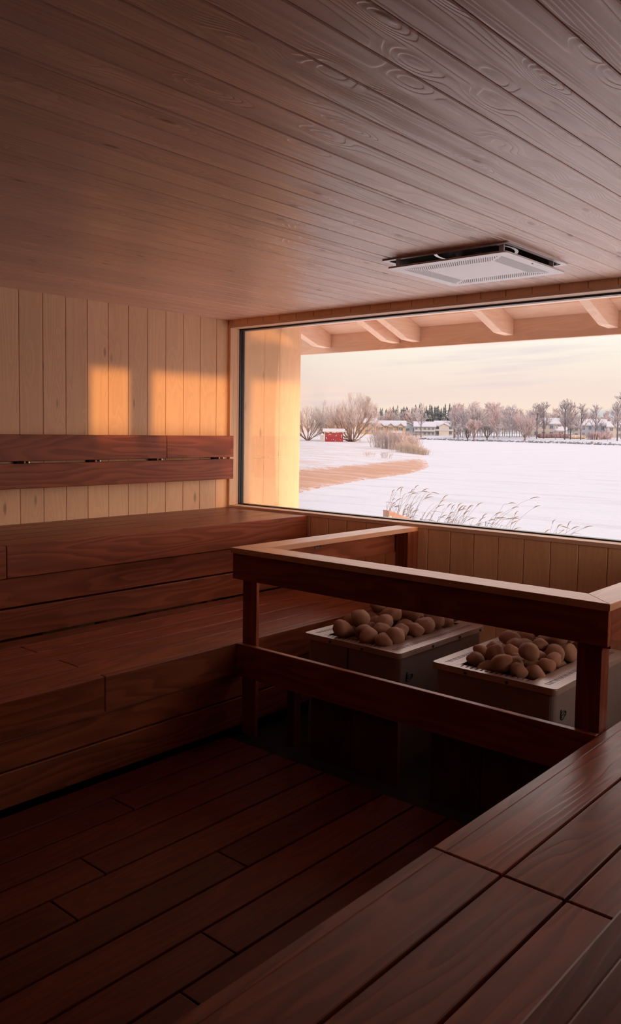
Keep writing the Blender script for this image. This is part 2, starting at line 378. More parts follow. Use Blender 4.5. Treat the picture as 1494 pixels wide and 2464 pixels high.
UB = [(-0.933, -0.7305, 0.0), (-1.122, -0.941, 0.035), (-1.317, -1.134, 0.035)]
LG = [-4.71, -4.55, -4.345, -4.126, -3.92, -3.715]
LB = [(-1.522, -1.3255, 0.0), (-1.683, -1.530, 0.030), (-1.872, -1.692, 0.030)]
G1 = 'heat-treated wooden sauna benches'
bench('sauna_bench', 'upper red-brown bench running along the pale left wall', G1, XL+0.005, -4.68, -0.7305, YB+0.01, YW-0.004, UB, 1, UG, extra_seams=((BS-0.8, 0), (4.62, 2), (1.9, 3)), cut=BS)
bench('sauna_bench', 'lower red-brown bench in front of the upper bench on the left', G1, -4.72, -3.668, -1.3255, YB+0.01, YW-0.004, LB, 1, LG, extra_seams=((BS, 1), (BS, 3), (4.2, 2), (1.2, 2), (0.9, 4)), cut=BS)
RG = [-1.343, -1.137, -0.937, -0.737, -0.50]
bench('sauna_bench', 'lower bench at the bottom right, section running on towards the stone heaters', G1, -0.48, -1.384, -1.3255, 2.207, 3.9, LB, -1, RG)
bench('sauna_bench', 'lower bench at the bottom right, nearest section below the cross seam', G1, -0.48, -1.384, -1.3255, YB+0.01, 2.207, LB, -1, RG)
RU = [-0.405, -0.2, 0.0, 0.2, 0.4, 0.62]
bench('sauna_bench', 'upper bench whose front edge shows in the bottom right corner', G1, XR-0.01, -0.445, -0.73, YB+0.01, 3.9, [(-0.933, -0.7305, 0.0), (-1.122, -0.941, -0.03+0.06), (-1.317, -1.134, 0.03)], -1, RU)

# ---------------------------------------------------------------- backrest on the left wall
XB = -5.60
e = empty('backrest', W((-5.64, 2.2, -0.45)), 'dark red-brown backrest of two long boards mounted on the pale left wall', 'backrest')
for (y0, y1) in ((YB+0.02, 4.548), (4.553, 5.378)):
    b = MB(); b.box(XB-0.045, XB, y0, min(y1, 5.335), -0.259, -0.063); b.build('upper_board', M['bench_y'], e, 0.003)
b = MB(); b.box(XB-0.045, XB, YB+0.02, 5.335, -0.462, -0.277); b.build('lower_board', M['bench_y'], e, 0.003)
for y in (3.21, 3.83, 4.45, 5.16, 2.55, 1.9):
    b = MB(); b.box(XL+0.001, XB-0.045, y-0.03, y+0.03, -0.44, -0.09)
    br = b.build('bracket', M['dark'], e)
    b = MB(); c = W((XB-0.02, y+0.045, -0.268)); b.tube([c+Vector((-0.012, 0, 0)), c+Vector((0.016, 0, 0))], 0.0042, 8); b.build('bolt', M['bolt'], br)

# ---------------------------------------------------------------- railing round the heater pit
e = empty('railing', W((-2.53, 4.4, -1.325)), 'dark wooden railing with mitred top boards around the heater pit', 'railing')
CZ1, CZ0 = -0.73, -0.764
ox0, ox1, oy0, wd_ = -3.715, -1.343, 3.517, 0.168
yend = YW-0.002
def quad(P, mat, nm, z0=CZ0, z1=CZ1):
    b = MB(); b.prism([W((p[0], p[1], z0)) for p in P], [W((p[0], p[1], z1)) for p in P]); return b.build(nm, mat, e, 0.0015)
g = 0.0008
quad([(ox0+g, oy0), (ox1-g, oy0), (ox1-wd_-g, oy0+wd_), (ox0+wd_+g, oy0+wd_)], M['cap_x'], 'top_board')
quad([(ox0, oy0+g), (ox0+wd_, oy0+wd_+g), (ox0+wd_, yend), (ox0, yend)], M['cap_y'], 'top_board')
quad([(ox1-wd_, oy0+wd_+g), (ox1, oy0+g), (ox1, yend), (ox1-wd_, yend)], M['cap_y'], 'top_board')
b = MB(); b.box(-3.705, -1.352, 3.53, 3.568, -0.925, CZ0-0.001); b.build('side_board', M['bench_x'], e, 0.002)
b = MB(); b.box(-3.705, -3.667, 3.569, yend, -0.925, CZ0-0.001); b.build('side_board', M['bench_y'], e, 0.002)
b = MB(); b.box(-1.39, -1.343-0.01, 3.569, yend, -0.940, CZ0-0.001); b.build('side_board', M['bench_y'], e, 0.002)
for (x0, x1, y0, y1) in ((-3.655, -3.536, 3.5705, 3.595), (-1.505, -1.392, 3.5705, 3.66)):
    b = MB(); b.box(x0, x1, y0, y1, -1.9, CZ0-0.001); b.build('post', M['bench_z'], e, 0.002)
for (x0, x1) in ((-3.66, -3.545), (-1.51, -1.395)):
    b = MB(); b.box(x0, x1, YW-0.14, yend, -1.9, CZ0-0.001); b.build('post', M['bench_z'], e, 0.002)
b = MB(); b.box(-3.666, -3.660, 4.262, 4.325, -0.812, -0.771)
br = b.build('bracket', M['steel'], e, 0.0008)
for y in (4.278, 4.310):
    b = MB(); c = W((-3.660, y, -0.79)); b.tube([c, c+Vector((0.003, 0, 0))], 0.0035, 8); b.build('screw', M['black'], br)
# low partition in front of the pit
e = empty('partition', W((-2.53, 3.56, ZF)), 'low dark wooden partition between the slatted floor and the heater pit', 'partition')
b = MB(); b.box(-3.664, -1.389, 3.53, 3.568, -1.528, -1.3255); b.build('top_board', M['bench_x'], e, 0.003)
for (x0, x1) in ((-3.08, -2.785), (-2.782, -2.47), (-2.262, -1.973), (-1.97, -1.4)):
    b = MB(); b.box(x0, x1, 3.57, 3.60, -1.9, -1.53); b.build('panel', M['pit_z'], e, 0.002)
b = MB(); b.box(-3.3, -3.24, 3.60, 3.66, -1.9, -1.53); b.build('stud', M['pit_z'], e, 0.002)

# ---------------------------------------------------------------- heaters
def rrect(x0, x1, y0, y1, r, n=5):
    P = []
    for cx, cy, a0 in ((x1-r, y1-r, 0), (x0+r, y1-r, 90), (x0+r, y0+r, 180), (x1-r, y0+r, 270)):
        for k in range(n+1):
            a = math.radians(a0+90*k/n); P.append((cx+r*math.cos(a), cy+r*math.sin(a)))
    return P
def ring_mesh(b, out, inn, z0, z1):
    n = len(out); vs = [W((*p, z0)) for p in out]+[W((*p, z1)) for p in out]+[W((*p, z0)) for p in inn]+[W((*p, z1)) for p in inn]
    fs = []
    for i in range(n):
        j = (i+1) % n
        fs += [(i, j, n+j, n+i), (n+i, n+j, 3*n+j, 3*n+i), (2*n+j, 2*n+i, 3*n+i, 3*n+j), (j, i, 2*n+i, 2*n+j)]
    b.add(vs, fs, 0.5)
ORD = ['first', 'second', 'third', 'fourth', 'fifth', 'sixth', 'seventh', 'eighth', 'ninth', 'tenth', 'eleventh', 'twelfth', 'thirteenth', 'fourteenth']
stone_mats = []
for i, (c, dim) in enumerate((((0.40, 0.21, 0.14), 0), ((0.44, 0.24, 0.16), 1), ((0.34, 0.18, 0.12), 0))):
    mt, nt, bs = new_mat('sauna_stone_%s' % ('smooth', 'pitted', 'dark')[i])
    oc = nt.obj(); n1 = nt.noise(oc, 22, 4, 0.6)
    nt.put(bs.inputs['Base Color'], nt.mix(n1, [v*0.72 for v in c], [v*1.3 for v in c])); bs.inputs['Roughness'].default_value = 0.8
    hgt = nt.math('MULTIPLY', n1, 0.6)
    if dim: hgt = nt.math('ADD', hgt, nt.math('MULTIPLY', nt.step(nt.vor(oc, 62), 0.18, 0.42), 1.0))
    nt.put(bs.inputs['Normal'], nt.bump(hgt, 0.8, 0.004)); stone_mats.append(mt)
def ico(sub=3):
    import bmesh
    bm = bmesh.new(); bmesh.ops.create_icosphere(bm, subdivisions=sub, radius=1.0)
    vs = [v.co.copy() for v in bm.verts]; fs = [tuple(v.index for v in f.verts) for f in bm.faces]; bm.free(); return vs, fs
ICO = ico()
stone_meshes = []
for k in range(9):
    rs = random.Random(100+k); off = Vector((rs.uniform(0, 50), rs.uniform(0, 50), rs.uniform(0, 50)))
    b = MB(); b.add([v*(1+0.30*mnoise.noise(v*0.9+off)+0.06*mnoise.noise(v*2.3+off)) for v in ICO[0]], ICO[1], 0.5)
    o = b.build('stone', stone_mats[1 if k % 3 == 1 else (0 if k % 3 == 0 else 2)], smooth=True, origin=(0, 0, 0))
    stone_meshes.append((o.data, k % 3)); bpy.data.objects.remove(o)
def heater(x0, x1, which, seam):
    y0, y1, zt = 3.80, 4.765, -1.25
    e = empty('sauna_heater', W(((x0+x1)/2, (y0+y1)/2, ZF-0.06)), '%s grey metal sauna heater heaped with stones in the pit' % which, 'heater', 'electric sauna heaters in the pit')
    b = MB(); out = rrect(x0+0.016, x1-0.016, y0+0.016, y1-0.016, 0.035)
    inn = rrect(x0+0.05, x1-0.05, y0+0.05, y1-0.05, 0.03); ring_mesh(b, out, inn, ZF-0.06, zt-0.008)
    b.prism([W((*p, zt-0.30)) for p in inn], [W((*p, zt-0.285)) for p in inn], 0.5)
    body = b.build('body', M['heater_body'], e)
    if seam:
        b = MB(); b.box(x0+0.337, x0+0.342, y0+0.012, y0+0.017, ZF, zt-0.036); b.build('seam', M['black'], body)
    ix0, ix1, iy0, iy1 = x0+0.145, x1-0.152, y0+0.03, y1-0.07
    b = MB(); out = rrect(x0, x1, y0, y1, 0.03); inn = rrect(ix0, ix1, iy0, iy1, 0.006); ring_mesh(b, out, inn, zt-0.008, zt)
    lip = rrect(x0+0.006, x1-0.006, y0+0.006, y1-0.006, 0.028); ring_mesh(b, out, lip, zt-0.034, zt-0.007)
    rim = b.build('rim', M['heater'], e, 0.0015)
    b = MB(); n = 34
    for xs in (x0+0.055, x1-0.085):
        for k in range(n):
            y = y0+0.055+k*(y1-y0-0.11)/n
            P = [(xs, y-0.003), (xs+0.030, y+0.006), (xs+0.030, y+0.014), (xs, y+0.005)]
            b.prism([W((*p, zt+0.0002)) for p in P], [W((*p, zt+0.0006)) for p in P], 0.5)
    s = b.build('vent_slots', M['hole'], rim); s['kind'] = 'stuff'
    b = MB(); n = 15
    for k in range(n):
        x = ix0+0.008+k*(ix1-ix0-0.016)/(n-1); b.box(x-0.009, x+0.009, iy0-0.002, iy0+0.035, zt-0.012, zt-0.001, 0.5)
    b.box(ix0, ix1, iy0+0.033, iy0+0.038, zt-0.012, zt-0.001, 0.5)
    b.build('grate', M['heater'], rim)
    for (x, y) in ((x0+0.215, None), (x0+0.455, None), (None, 4.144), (None, 4.451), (None, 4.70)):
        b = MB()
        if y is None: c = W((x, y0-0.001, zt-0.02)); b.tube([c, c+Vector((0, -0.003, 0))], 0.0055, 8)
        else: c = W((x1+0.001, y, zt-0.02)); b.tube([c, c+Vector((0.003, 0, 0))], 0.0055, 8)
        b.build('screw', M['black'], rim)
    # oval badge on the side: ring with a slanted bar and a small tail
    b = MB(); c = W((x1-0.0155, 3.925, -1.412)); n = 20
    pts = [c+Vector((0.0015, 0.020*math.cos(2*math.pi*k/n)+0.006*math.sin(2*math.pi*k/n), 0.014*math.sin(2*math.pi*k/n))) for k in range(n+1)]
    b.tube(pts, 0.0026, 6, cap=False); b.tube([c+Vector((0.001, -0.014, -0.004)), c+Vector((0.001, 0.014, 0.005))], 0.003, 6)
    b.tube([c+Vector((0.001, -0.021, 0)), c+Vector((0.001, -0.016, 0.024))], 0.0018, 6)
    b.build('badge', M['black'], body)
    # stones, settled by a small relaxation
    rs = random.Random(int(abs(x0)*100)); N = 78
    bx0, bx1, by0, by1, bz = ix0-0.004, ix1+0.004, iy0+0.036, iy1, zt-0.10
    st = []
    for k in range(N):
        r = rs.uniform(0.042, 0.060); st.append([rs.uniform(bx0+r, bx1-r), rs.uniform(by0+r, by1-r), bz+0.05+0.0036*k, r])
    for it in range(260):
        for q in st: q[2] -= 0.0035
        for i in range(N):
            A = st[i]
            for j in range(i+1, N):
                B = st[j]; dx, dy, dz = B[0]-A[0], B[1]-A[1], B[2]-A[2]; rr_ = (A[3]+B[3])*1.02
                d2 = dx*dx+dy*dy+dz*dz
                if d2 < rr_*rr_ and d2 > 1e-9:
                    d = math.sqrt(d2); f = 0.5*(rr_-d)/d
                    A[0] -= dx*f; A[1] -= dy*f; A[2] -= dz*f; B[0] += dx*f; B[1] += dy*f; B[2] += dz*f
        for q in st:
            g = q[3]*(0.96 if q[2] < zt+0.02 else 0.6)
            q[0] = min(max(q[0], bx0+g), bx1-g); q[1] = min(max(q[1], by0+g), by1-g); q[2] = max(q[2], bz+q[3])
    top = [q for q in st if q[2]+q[3] > zt-0.012]
    top.sort(key=lambda q: q[1]); rows = [top[i:i+6] for i in range(0, len(top), 6)]
    for ri, row in enumerate(rows):
        row.sort(key=lambda q: q[0])
        for ci, q in enumerate(row):
            me, kind = stone_meshes[rs.randrange(9)]
            o = bpy.data.objects.new('stone', me); col.objects.link(o); r = q[3]*S
            o.location = W(q[:3]); o.scale = (r*rs.uniform(0.95, 1.12), r*rs.uniform(0.92, 1.05), r*rs.uniform(0.82, 0.95))
            o.rotation_euler = (rs.uniform(-.5, .5), rs.uniform(-.5, .5), rs.uniform(0, 6.28))
            tag(o, '%s brown stone, %s from left in the %s row on the %s heater' % (('smooth', 'pitted', 'dark')[kind], ORD[ci], ORD[min(ri, 13)], which), 'stone', 'stones heaped on the %s heater' % which)
heater(-3.35, -2.63, 'left', True)
heater(-2.42, -1.70, 'right', False)

# ---------------------------------------------------------------- ventilation unit in the ceiling
e = empty('ceiling_vent', W((-2.535, 4.355, 0.94)), 'square ceiling ventilation unit with a hanging white perforated cover plate', 'ventilation unit')
b = MB(); ring_mesh(b, rrect(-2.946, -2.127, 3.98, 4.73, 0.02), rrect(-2.915, -2.158, 4.01, 4.70, 0.02), 0.992, 0.9995); b.build('flange', M['white'], e, 0.0008)
b = MB(); ring_mesh(b, rrect(-2.918, -2.155, 4.007, 4.703, 0.02), rrect(-2.913, -2.16, 4.012, 4.698, 0.02), 0.9935, 1.14)
b.prism([W((*p, 1.13)) for p in rrect(-2.915, -2.158, 4.01, 4.70, 0.02)], [W((*p, 1.14)) for p in rrect(-2.915, -2.158, 4.01, 4.70, 0.02)], 0.5)
b.build('housing', M['steel'], e)
b = MB(); n = 28; cc = (-2.535, 4.355)
ring_mesh(b, [(cc[0]+0.245*math.cos(6.2832*k/n), cc[1]+0.245*math.sin(6.2832*k/n)) for k in range(n)], [(cc[0]+0.225*math.cos(6.2832*k/n), cc[1]+0.225*math.sin(6.2832*k/n)) for k in range(n)], 1.05, 1.13)
du = b.build('duct_collar', M['steel'], e)
b = MB(); P = [(cc[0]+0.225*math.cos(6.2832*k/n), cc[1]+0.225*math.sin(6.2832*k/n)) for k in range(n)]; b.prism([W((*p, 1.11)) for p in P], [W((*p, 1.12)) for p in P], 0.5); b.build('duct_opening', M['black'], du)
px0, px1, py0, py1, pz = -2.908, -2.142, 3.985, 4.722, 0.945
b = MB(); b.prism([W((*p, pz)) for p in rrect(px0, px1, py0, py1, 0.025)], [W((*p, pz+0.006)) for p in rrect(px0, px1, py0, py1, 0.025)], 0.5)
ring_mesh(b, rrect(px0, px1, py0, py1, 0.025), rrect(px0+0.004, px1-0.004, py0+0.004, py1-0.004, 0.022), pz+0.006, pz+0.010)
pl_ = b.build('cover_plate', M['white'], e, 0.0012)
b = MB(); hx, hy = (px1-px0)/2, (py1-py0)/2; cx, cy = (px0+px1)/2, (py0+py1)/2
NR, NC = 8, 56
for side in range(4):
    for r_ in range(NR):
        for c_ in range(NC):
            t = -1+2*(c_+0.5+(0.5 if r_ % 2 else 0))/NC; dist = 0.07+r_*0.0125
            if side < 2:
                if abs(t)*hx > hx-dist-0.012: continue
                x, y = cx+t*hx, cy+(hy-dist)*(1 if side else -1)
            else:
                if abs(t)*hy > hy-dist-0.012: continue
                x, y = cx+(hx-dist)*(1 if side == 3 else -1), cy+t*hy
            c = W((x, y, pz-0.0006)); b.add([c+Vector((0.0024*math.cos(k*1.0472), 0.0024*math.sin(k*1.0472), 0)) for k in range(6)], [(5, 4, 3, 2, 1, 0)], 0.5)
s = b.build('perforations', M['hole'], pl_); s['kind'] = 'stuff'
b = MB(); c = W((px1-0.03, cy, pz-0.0005)); b.tube([c, c+Vector((0, 0, -0.002))], 0.004, 8); b.build('screw', M['steel'], pl_)
for (x, y) in ((-2.87, 4.05), (-2.20, 4.05), (-2.20, 4.65), (-2.87, 4.65)):
    b = MB(); b.box(x-0.014, x+0.014, y-0.006, y+0.006, pz+0.006, 1.10); b.build('bracket', M['white'], e)

# ================================================================= OUTDOORS (metres)
def pol(az, d): a = math.radians(az); return (d*math.sin(a), d*math.cos(a))
def lb(mb, name, mat, root, smooth=False):
    o = mb.build(name, mat, None, origin=(0, 0, 0), smooth=smooth); o.parent = root; return o
def snow_mat(name, sand=False):
    mt, nt, bs = new_mat(name); p = nt.pos()
    n1 = nt.noise(p, 0.35, 4, 0.6); n2 = nt.noise(p, 2.3, 3, 0.6)
    px, py, pz_ = nt.xyz(p)
    sv = nt.vec(nt.math('MULTIPLY', nt.math('ADD', px, nt.math('MULTIPLY', py, 0.25)), 0.10), nt.math('MULTIPLY', py, 0.55), 0.0)
    st = nt.step(nt.noise(sv, 1.0, 5, 0.65), 0.50, 0.66)
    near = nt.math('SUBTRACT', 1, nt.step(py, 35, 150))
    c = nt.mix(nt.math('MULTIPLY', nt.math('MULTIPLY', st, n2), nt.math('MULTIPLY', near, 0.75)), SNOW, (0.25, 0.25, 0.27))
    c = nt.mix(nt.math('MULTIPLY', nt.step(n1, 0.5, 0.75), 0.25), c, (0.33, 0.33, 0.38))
    if sand:
        m_ = nt.attr('sand')
        g1 = nt.noise(nt.vec(nt.math('MULTIPLY', px, 0.5), nt.math('MULTIPLY', py, 1.0), 0.0), 0.9, 5, 0.7)
        g2 = nt.noise(nt.vec(px, py, 0.0), 4.0, 3, 0.6)
        f = nt.step(nt.math('ADD', m_, nt.math('MULTIPLY', nt.math('SUBTRACT', nt.math('ADD', nt.math('MULTIPLY', g1, 0.55), nt.math('MULTIPLY', g2, 0.45)), 0.52), 3.0)), 0.44, 0.52)
        sc_ = nt.mix(g1, (0.24, 0.105, 0.055), (0.32, 0.165, 0.10))
        c = nt.mix(f, c, sc_)
        pat = nt.step(nt.math('ADD', nt.noise(nt.vec(nt.math('MULTIPLY', px, 0.25), nt.math('MULTIPLY', py, 0.8), 0.0), 0.6, 5, 0.7), nt.math('MULTIPLY', g2, 0.12)), 0.55, 0.62)
        c = nt.mix(nt.math('MULTIPLY', pat, 0.55), c, (0.34, 0.22, 0.18))
    nt.put(bs.inputs['Base Color'], c); bs.inputs['Roughness'].default_value = 0.85
    nt.put(bs.inputs['Normal'], nt.bump(nt.math('ADD', n2, n1), 0.35, 0.12))
    return mt
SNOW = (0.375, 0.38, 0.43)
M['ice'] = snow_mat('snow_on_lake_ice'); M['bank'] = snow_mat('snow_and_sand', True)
M['snow'] = flat('snow_cover', (0.39, 0.39, 0.44), 0.8)
K = 0.55     # outdoor things are darker than the fresh snow
def oc(c): return tuple(v*K for v in c)
b = MB(); n = 96; rings = [0.0, 8, 20, 40, 80, 160, 320, 700, 1500]
vs = [(0, 0, ICE)]; fs = []
for r in rings[1:]: vs += [(r*math.cos(6.28319*k/n), r*math.sin(6.28319*k/n), ICE) for k in range(n)]
fs += [(0, 1+k, 1+(k+1) % n) for k in range(n)]
for i in range(len(rings)-2):
    o = 1+i*n; fs += [(o+k, o+n+k, o+n+(k+1) % n, o+(k+1) % n) for k in range(n)]
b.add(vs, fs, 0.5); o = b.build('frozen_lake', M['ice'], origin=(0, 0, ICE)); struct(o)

# deep fresh snow added out of view round the building, to bounce light indoors
M['bounce'] = flat('bounce_snow', (0.88, 0.86, 0.90), 0.85, 0, 0.03, 0.5, 0.3)
b = MB()
def reflector_sheet(X0, X1, Y0, Y1, nx, ny):
    vs = []
    for j in range(ny+1):
        for i in range(nx+1):
            u, v = i/nx, j/ny; x, y = X0+(X1-X0)*u, Y0+(Y1-Y0)*v
            ed = min(1, 6*min(u, 1-u, v if Y0 < 0 else 1, 1-v))
            vs.append((x, y, ICE-0.1+ed*(0.34+0.16*mnoise.noise((x*0.2, y*0.25, 3.0)))))
    b.add(vs, [(j*(nx+1)+i, j*(nx+1)+i+1, (j+1)*(nx+1)+i+1, (j+1)*(nx+1)+i) for j in range(ny) for i in range(nx)], 0.5)
reflector_sheet(-16, 70, 4.2, 18.5, 80, 22); reflector_sheet(0.7, 70, -40, 4.2, 60, 40)
struct(b.build('snow_reflector', M['bounce'], origin=(0, 10, ICE), smooth=True))

def resample(P, step0, grow):
    out = [P[0]]; step = step0
    for a, c in zip(P[:-1], P[1:]):
        L = math.dist(a, c); t = 0
        while t+step < L:
            t += step; step = min(step*grow, 12); out.append((a[0]+(c[0]-a[0])*t/L, a[1]+(c[1]-a[1])*t/L))
    out.append(P[-1]); return out
SAND = [(-37.0, 38.2), (-41.1, 46.0), (-42.8, 51.8), (-46.0, 61.7), (-50.9, 73.4), (-53.8, 81.2), (-40.8, 63.8), (-35.3, 52.7), (-32.9, 44.1), (-30.0, 36.4), (-27.8, 31.1), (-25.1, 25.9)]
def poly_sd(p, P):
    ins = False; best = 1e9; j = len(P)-1
    for i in range(len(P)):
        (x1, y1), (x2, y2) = P[i], P[j]
        if (y1 > p[1]) != (y2 > p[1]) and p[0] < (x2-x1)*(p[1]-y1)/(y2-y1)+x1: ins = not ins
        dx, dy = x2-x1, y2-y1; t = max(0, min(1, ((p[0]-x1)*dx+(p[1]-y1)*dy)/(dx*dx+dy*dy)))
        best = min(best, math.hypot(p[0]-x1-t*dx, p[1]-y1-t*dy)); j = i
    return best if ins else -best
def land(name, shore, inland, rise, offs, step0, sand=False, mat='ice', under=0.25):
    P = resample(shore, step0, 1.04); vs = []; sd = []; n = len(offs)
    for q in P:
        for of in offs:
            x, y = q[0]+inland[0]*of, q[1]+inland[1]*of
            wob = 0.10*mnoise.noise((x*0.15, y*0.15, 0))*min(1, of/4)
            vs.append((x, y, ICE-under*(of == 0)+rise(of, x, y)+wob))
            sd.append(max(0, min(1, 0.5+poly_sd((x, y), SAND)/5)) if sand and math.hypot(x, y) < 130 else 0)
    fs = [(i*n+j, i*n+j+1, (i+1)*n+j+1, (i+1)*n+j) for i in range(len(P)-1) for j in range(n-1)]
    b = MB(); b.add(vs, fs, 0.5); o = b.build(name, M[mat], origin=(vs[0][0], vs[0][1], ICE), smooth=True)
    at = o.data.attributes.new('sand', 'FLOAT', 'POINT'); at.data.foreach_set('value', sd)
    up = o.data.polygons[0].normal.z
    if up < 0: o.data.flip_normals()
    return struct(o)
offs = [0, 0.6, 1.2, 2, 3, 4, 5, 6, 7.2, 8.5, 10, 12, 14.5, 18, 22, 28, 36, 48, 65, 90, 130, 200, 330, 560]
BANK = [(-20, 12), (-24.5, 25.2), (-27.0, 30.2), (-29.6, 35.9), (-32.5, 43.6), (-35.1, 52.3), (-40.1, 62.9), (-48.0, 74.7), (-57.9, 88.6), (-69.4, 105.8), (-102.0, 150.2), (-142.3, 204.1), (-185.1, 261.3), (-225, 310), (-300, 400), (-420, 600)]
def rise_bank(of, x, y): return 0.55*(1-math.exp(-of/11))+min(1.35, 0.008*max(0, math.hypot(x, y)-220))
land('snowy_beach', BANK, (-0.93, -0.367), rise_bank, offs, 0.7, True, 'bank')
FAR = [(-470, 640), (-330, 450), (-232, 335), (-205, 303), (-195.8, 291.4), (-168.5, 279.3), (-137.8, 267.6), (-118.4, 258.8), (-91.7, 243.8), (-61.0, 218.6), (0, 190), (90, 150), (220, 60)]
def rise_far(of, x, y): return 1.0*(1-math.exp(-of/6))+min(0.9, 0.018*of)
land('far_shore', list(reversed(FAR)), (0.36, 0.933), rise_far, offs, 4.0, False, 'ice')
def gz(az, d):
    """ground height at a bearing and distance: distance inland from the nearest shoreline"""
    x, y = pol(az, d)
    best = {}
    for nm, P, inl in (('b', BANK, (-0.93, -0.367)), ('f', FAR, (0.36, 0.933))):
        r = None
        for (x1, y1), (x2, y2) in zip(P[:-1], P[1:]):
            dx, dy = x2-x1, y2-y1; det = dx*(-inl[1])+dy*inl[0]
            if abs(det) < 1e-9: continue
            # x1+t*dx + of*inl = x
            ax, ay = x-x1, y-y1
            t = (ax*(-inl[1])+ay*inl[0])/det*1.0
            of = (dx*ay-dy*ax)/(dx*inl[1]-dy*inl[0])
            if -0.001 <= t <= 1.001 and of >= 0: r = of if r is None else max(r, of)
        best[nm] = r
    z = ICE
    if best['b'] is not None: z = max(z, ICE+rise_bank(best['b'], x, y))
    if best['f'] is not None: z = max(z, ICE+rise_far(best['f'], x, y))
    return z

# ---- plant materials
def twig_mat(name, trunk, twig, frost, top=0.5):
    mt, nt, bs = new_mat(name); a = nt.attr('plank')
    n = nt.noise(nt.obj(), 0.5, 3, 0.6); trunk, twig, frost = oc(trunk), oc(twig), oc(frost)
    c = nt.mix(nt.step(a, 0.15, 0.6), trunk, twig)
    c = nt.mix(nt.math('MULTIPLY', nt.step(nt.math('ADD', a, nt.math('MULTIPLY', nt.math('SUBTRACT', n, 0.5), 0.8)), 0.55, 0.98), top), c, frost)
    nt.put(bs.inputs['Base Color'], c); bs.inputs['Roughness'].default_value = 0.9; return mt
M['willow'] = twig_mat('frosted_willow', (0.30, 0.20, 0.17), (0.66, 0.47, 0.40), (1.0, 0.95, 0.95), 0.8)
M['willow_dark'] = twig_mat('dark_frosted_willow', (0.20, 0.15, 0.15), (0.42, 0.36, 0.35), (0.85, 0.80, 0.80), 0.7)
M['pink_tree'] = twig_mat('pink_frosted_tree', (0.34, 0.25, 0.25), (0.78, 0.57, 0.58), (0.98, 0.84, 0.86), 0.7)
M['birch'] = twig_mat('frosted_birch', (0.42, 0.36, 0.38), (0.70, 0.60, 0.63), (1.0, 0.95, 0.98), 0.75)
M['alder'] = twig_mat('dark_bare_tree', (0.20, 0.17, 0.20), (0.50, 0.45, 0.50), (0.9, 0.86, 0.92), 0.55)
M['bush'] = twig_mat('frosted_bush', (0.42, 0.32, 0.31), (0.66, 0.50, 0.46), (0.92, 0.84, 0.83), 0.8)
M['reedbed'] = twig_mat('pale_reeds', (0.55, 0.38, 0.30), (0.76, 0.58, 0.47), (0.90, 0.80, 0.74), 0.5)
M['reed'] = twig_mat('dry_reed', (0.38, 0.28, 0.22), (0.45, 0.34, 0.29), (0.5, 0.42, 0.40), 0.2)
M['spruce'] = twig_mat('snowy_spruce', (0.09, 0.12, 0.13), (0.17, 0.20, 0.22), (0.55, 0.58, 0.62), 0.5)
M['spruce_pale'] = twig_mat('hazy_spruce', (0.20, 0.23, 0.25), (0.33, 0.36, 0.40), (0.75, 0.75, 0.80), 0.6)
M['hedge'] = flat('maroon_hedge', oc((0.34, 0.22, 0.22)), 0.9, 0, 0.35, 1.5)
M['hedge_y'] = flat('straw_hedge', oc((0.75, 0.60, 0.48)), 0.9, 0, 0.2, 1.5)
M['rock'] = flat('shore_rock', oc((0.26, 0.25, 0.28)), 0.9, 0, 0.3, 1.0)

MINR = 0.02
def grow(b, rs, p, d, L, r, depth, maxd, nch, env, up=0.25, wob=0.18, seg=3, fan=0.55, ratio=0.62):
    pts = [p]; rad = [r]; dd = d.normalized()
    for i in range(seg):
        dd = (dd+Vector((rs.gauss(0, wob), rs.gauss(0, wob), rs.gauss(0, wob)+up/seg))).normalized()
        q = pts[-1]+dd*(L/seg)
        if env is not None:
            e_ = math.sqrt((q.x/env[0])**2+(q.y/env[0])**2+((q.z-env[1])/(env[2] if q.z > env[1] else env[1]*1.6))**2)
            if e_ > 1.0: q = pts[-1]+dd*(L/seg)*0.22
        pts.append(q); rad.append(r*(1-0.55*(i+1)/seg))
    b.tube(pts, rad, 3 if depth else 5, a=min(1, depth/maxd*0.8+0.2*rs.random()), cap=False)
    if depth >= maxd: return
    for k in range(nch[depth]):
        t = rs.uniform(0.30, 1.0) if k else 1.0
        i = min(int(t*seg), seg-1); f = t*seg-i; q = pts[i].lerp(pts[i+1], f)
        ax = Vector((rs.gauss(0, 1), rs.gauss(0, 1), rs.gauss(0, 0.6))).normalized()
        nd = ((pts[i+1]-pts[i]).normalized()+ax*rs.uniform(0.4, 1.0)*fan).normalized()
        grow(b, rs, q, nd, L*ratio*rs.uniform(0.75, 1.15), max(rad[-1]*0.75, MINR), depth+1, maxd, nch, env, up, wob, seg, fan, ratio)
def willow(h, spread, seed, n=8, tilt=0.85, nch=(5, 5, 5), tw=1.0, trunk=0.0):
    rs = random.Random(seed); b = MB(); env = (spread, h*0.45, h*0.55); base = Vector((0, 0, trunk))
    if trunk: b.tube([(0, 0, 0), (0.05, 0, trunk*0.5), (0, 0, trunk*1.1)], [h*0.045, h*0.038, h*0.03], 6, a=0)
    for k in range(n):
        a = 6.2832*k/n+rs.uniform(-.3, .3); t = math.sqrt(rs.uniform(0.02, 1.0))*tilt
        d = Vector((math.cos(a)*t, math.sin(a)*t, 1.0))
        grow(b, rs, base+Vector((math.cos(a)*0.02*h, math.sin(a)*0.02*h, -0.1)), d, h*rs.uniform(0.5, 0.66), h*0.014*tw, 0, 3, nch, env, 0.35, 0.12, 4, 0.6, 0.60)
    return b
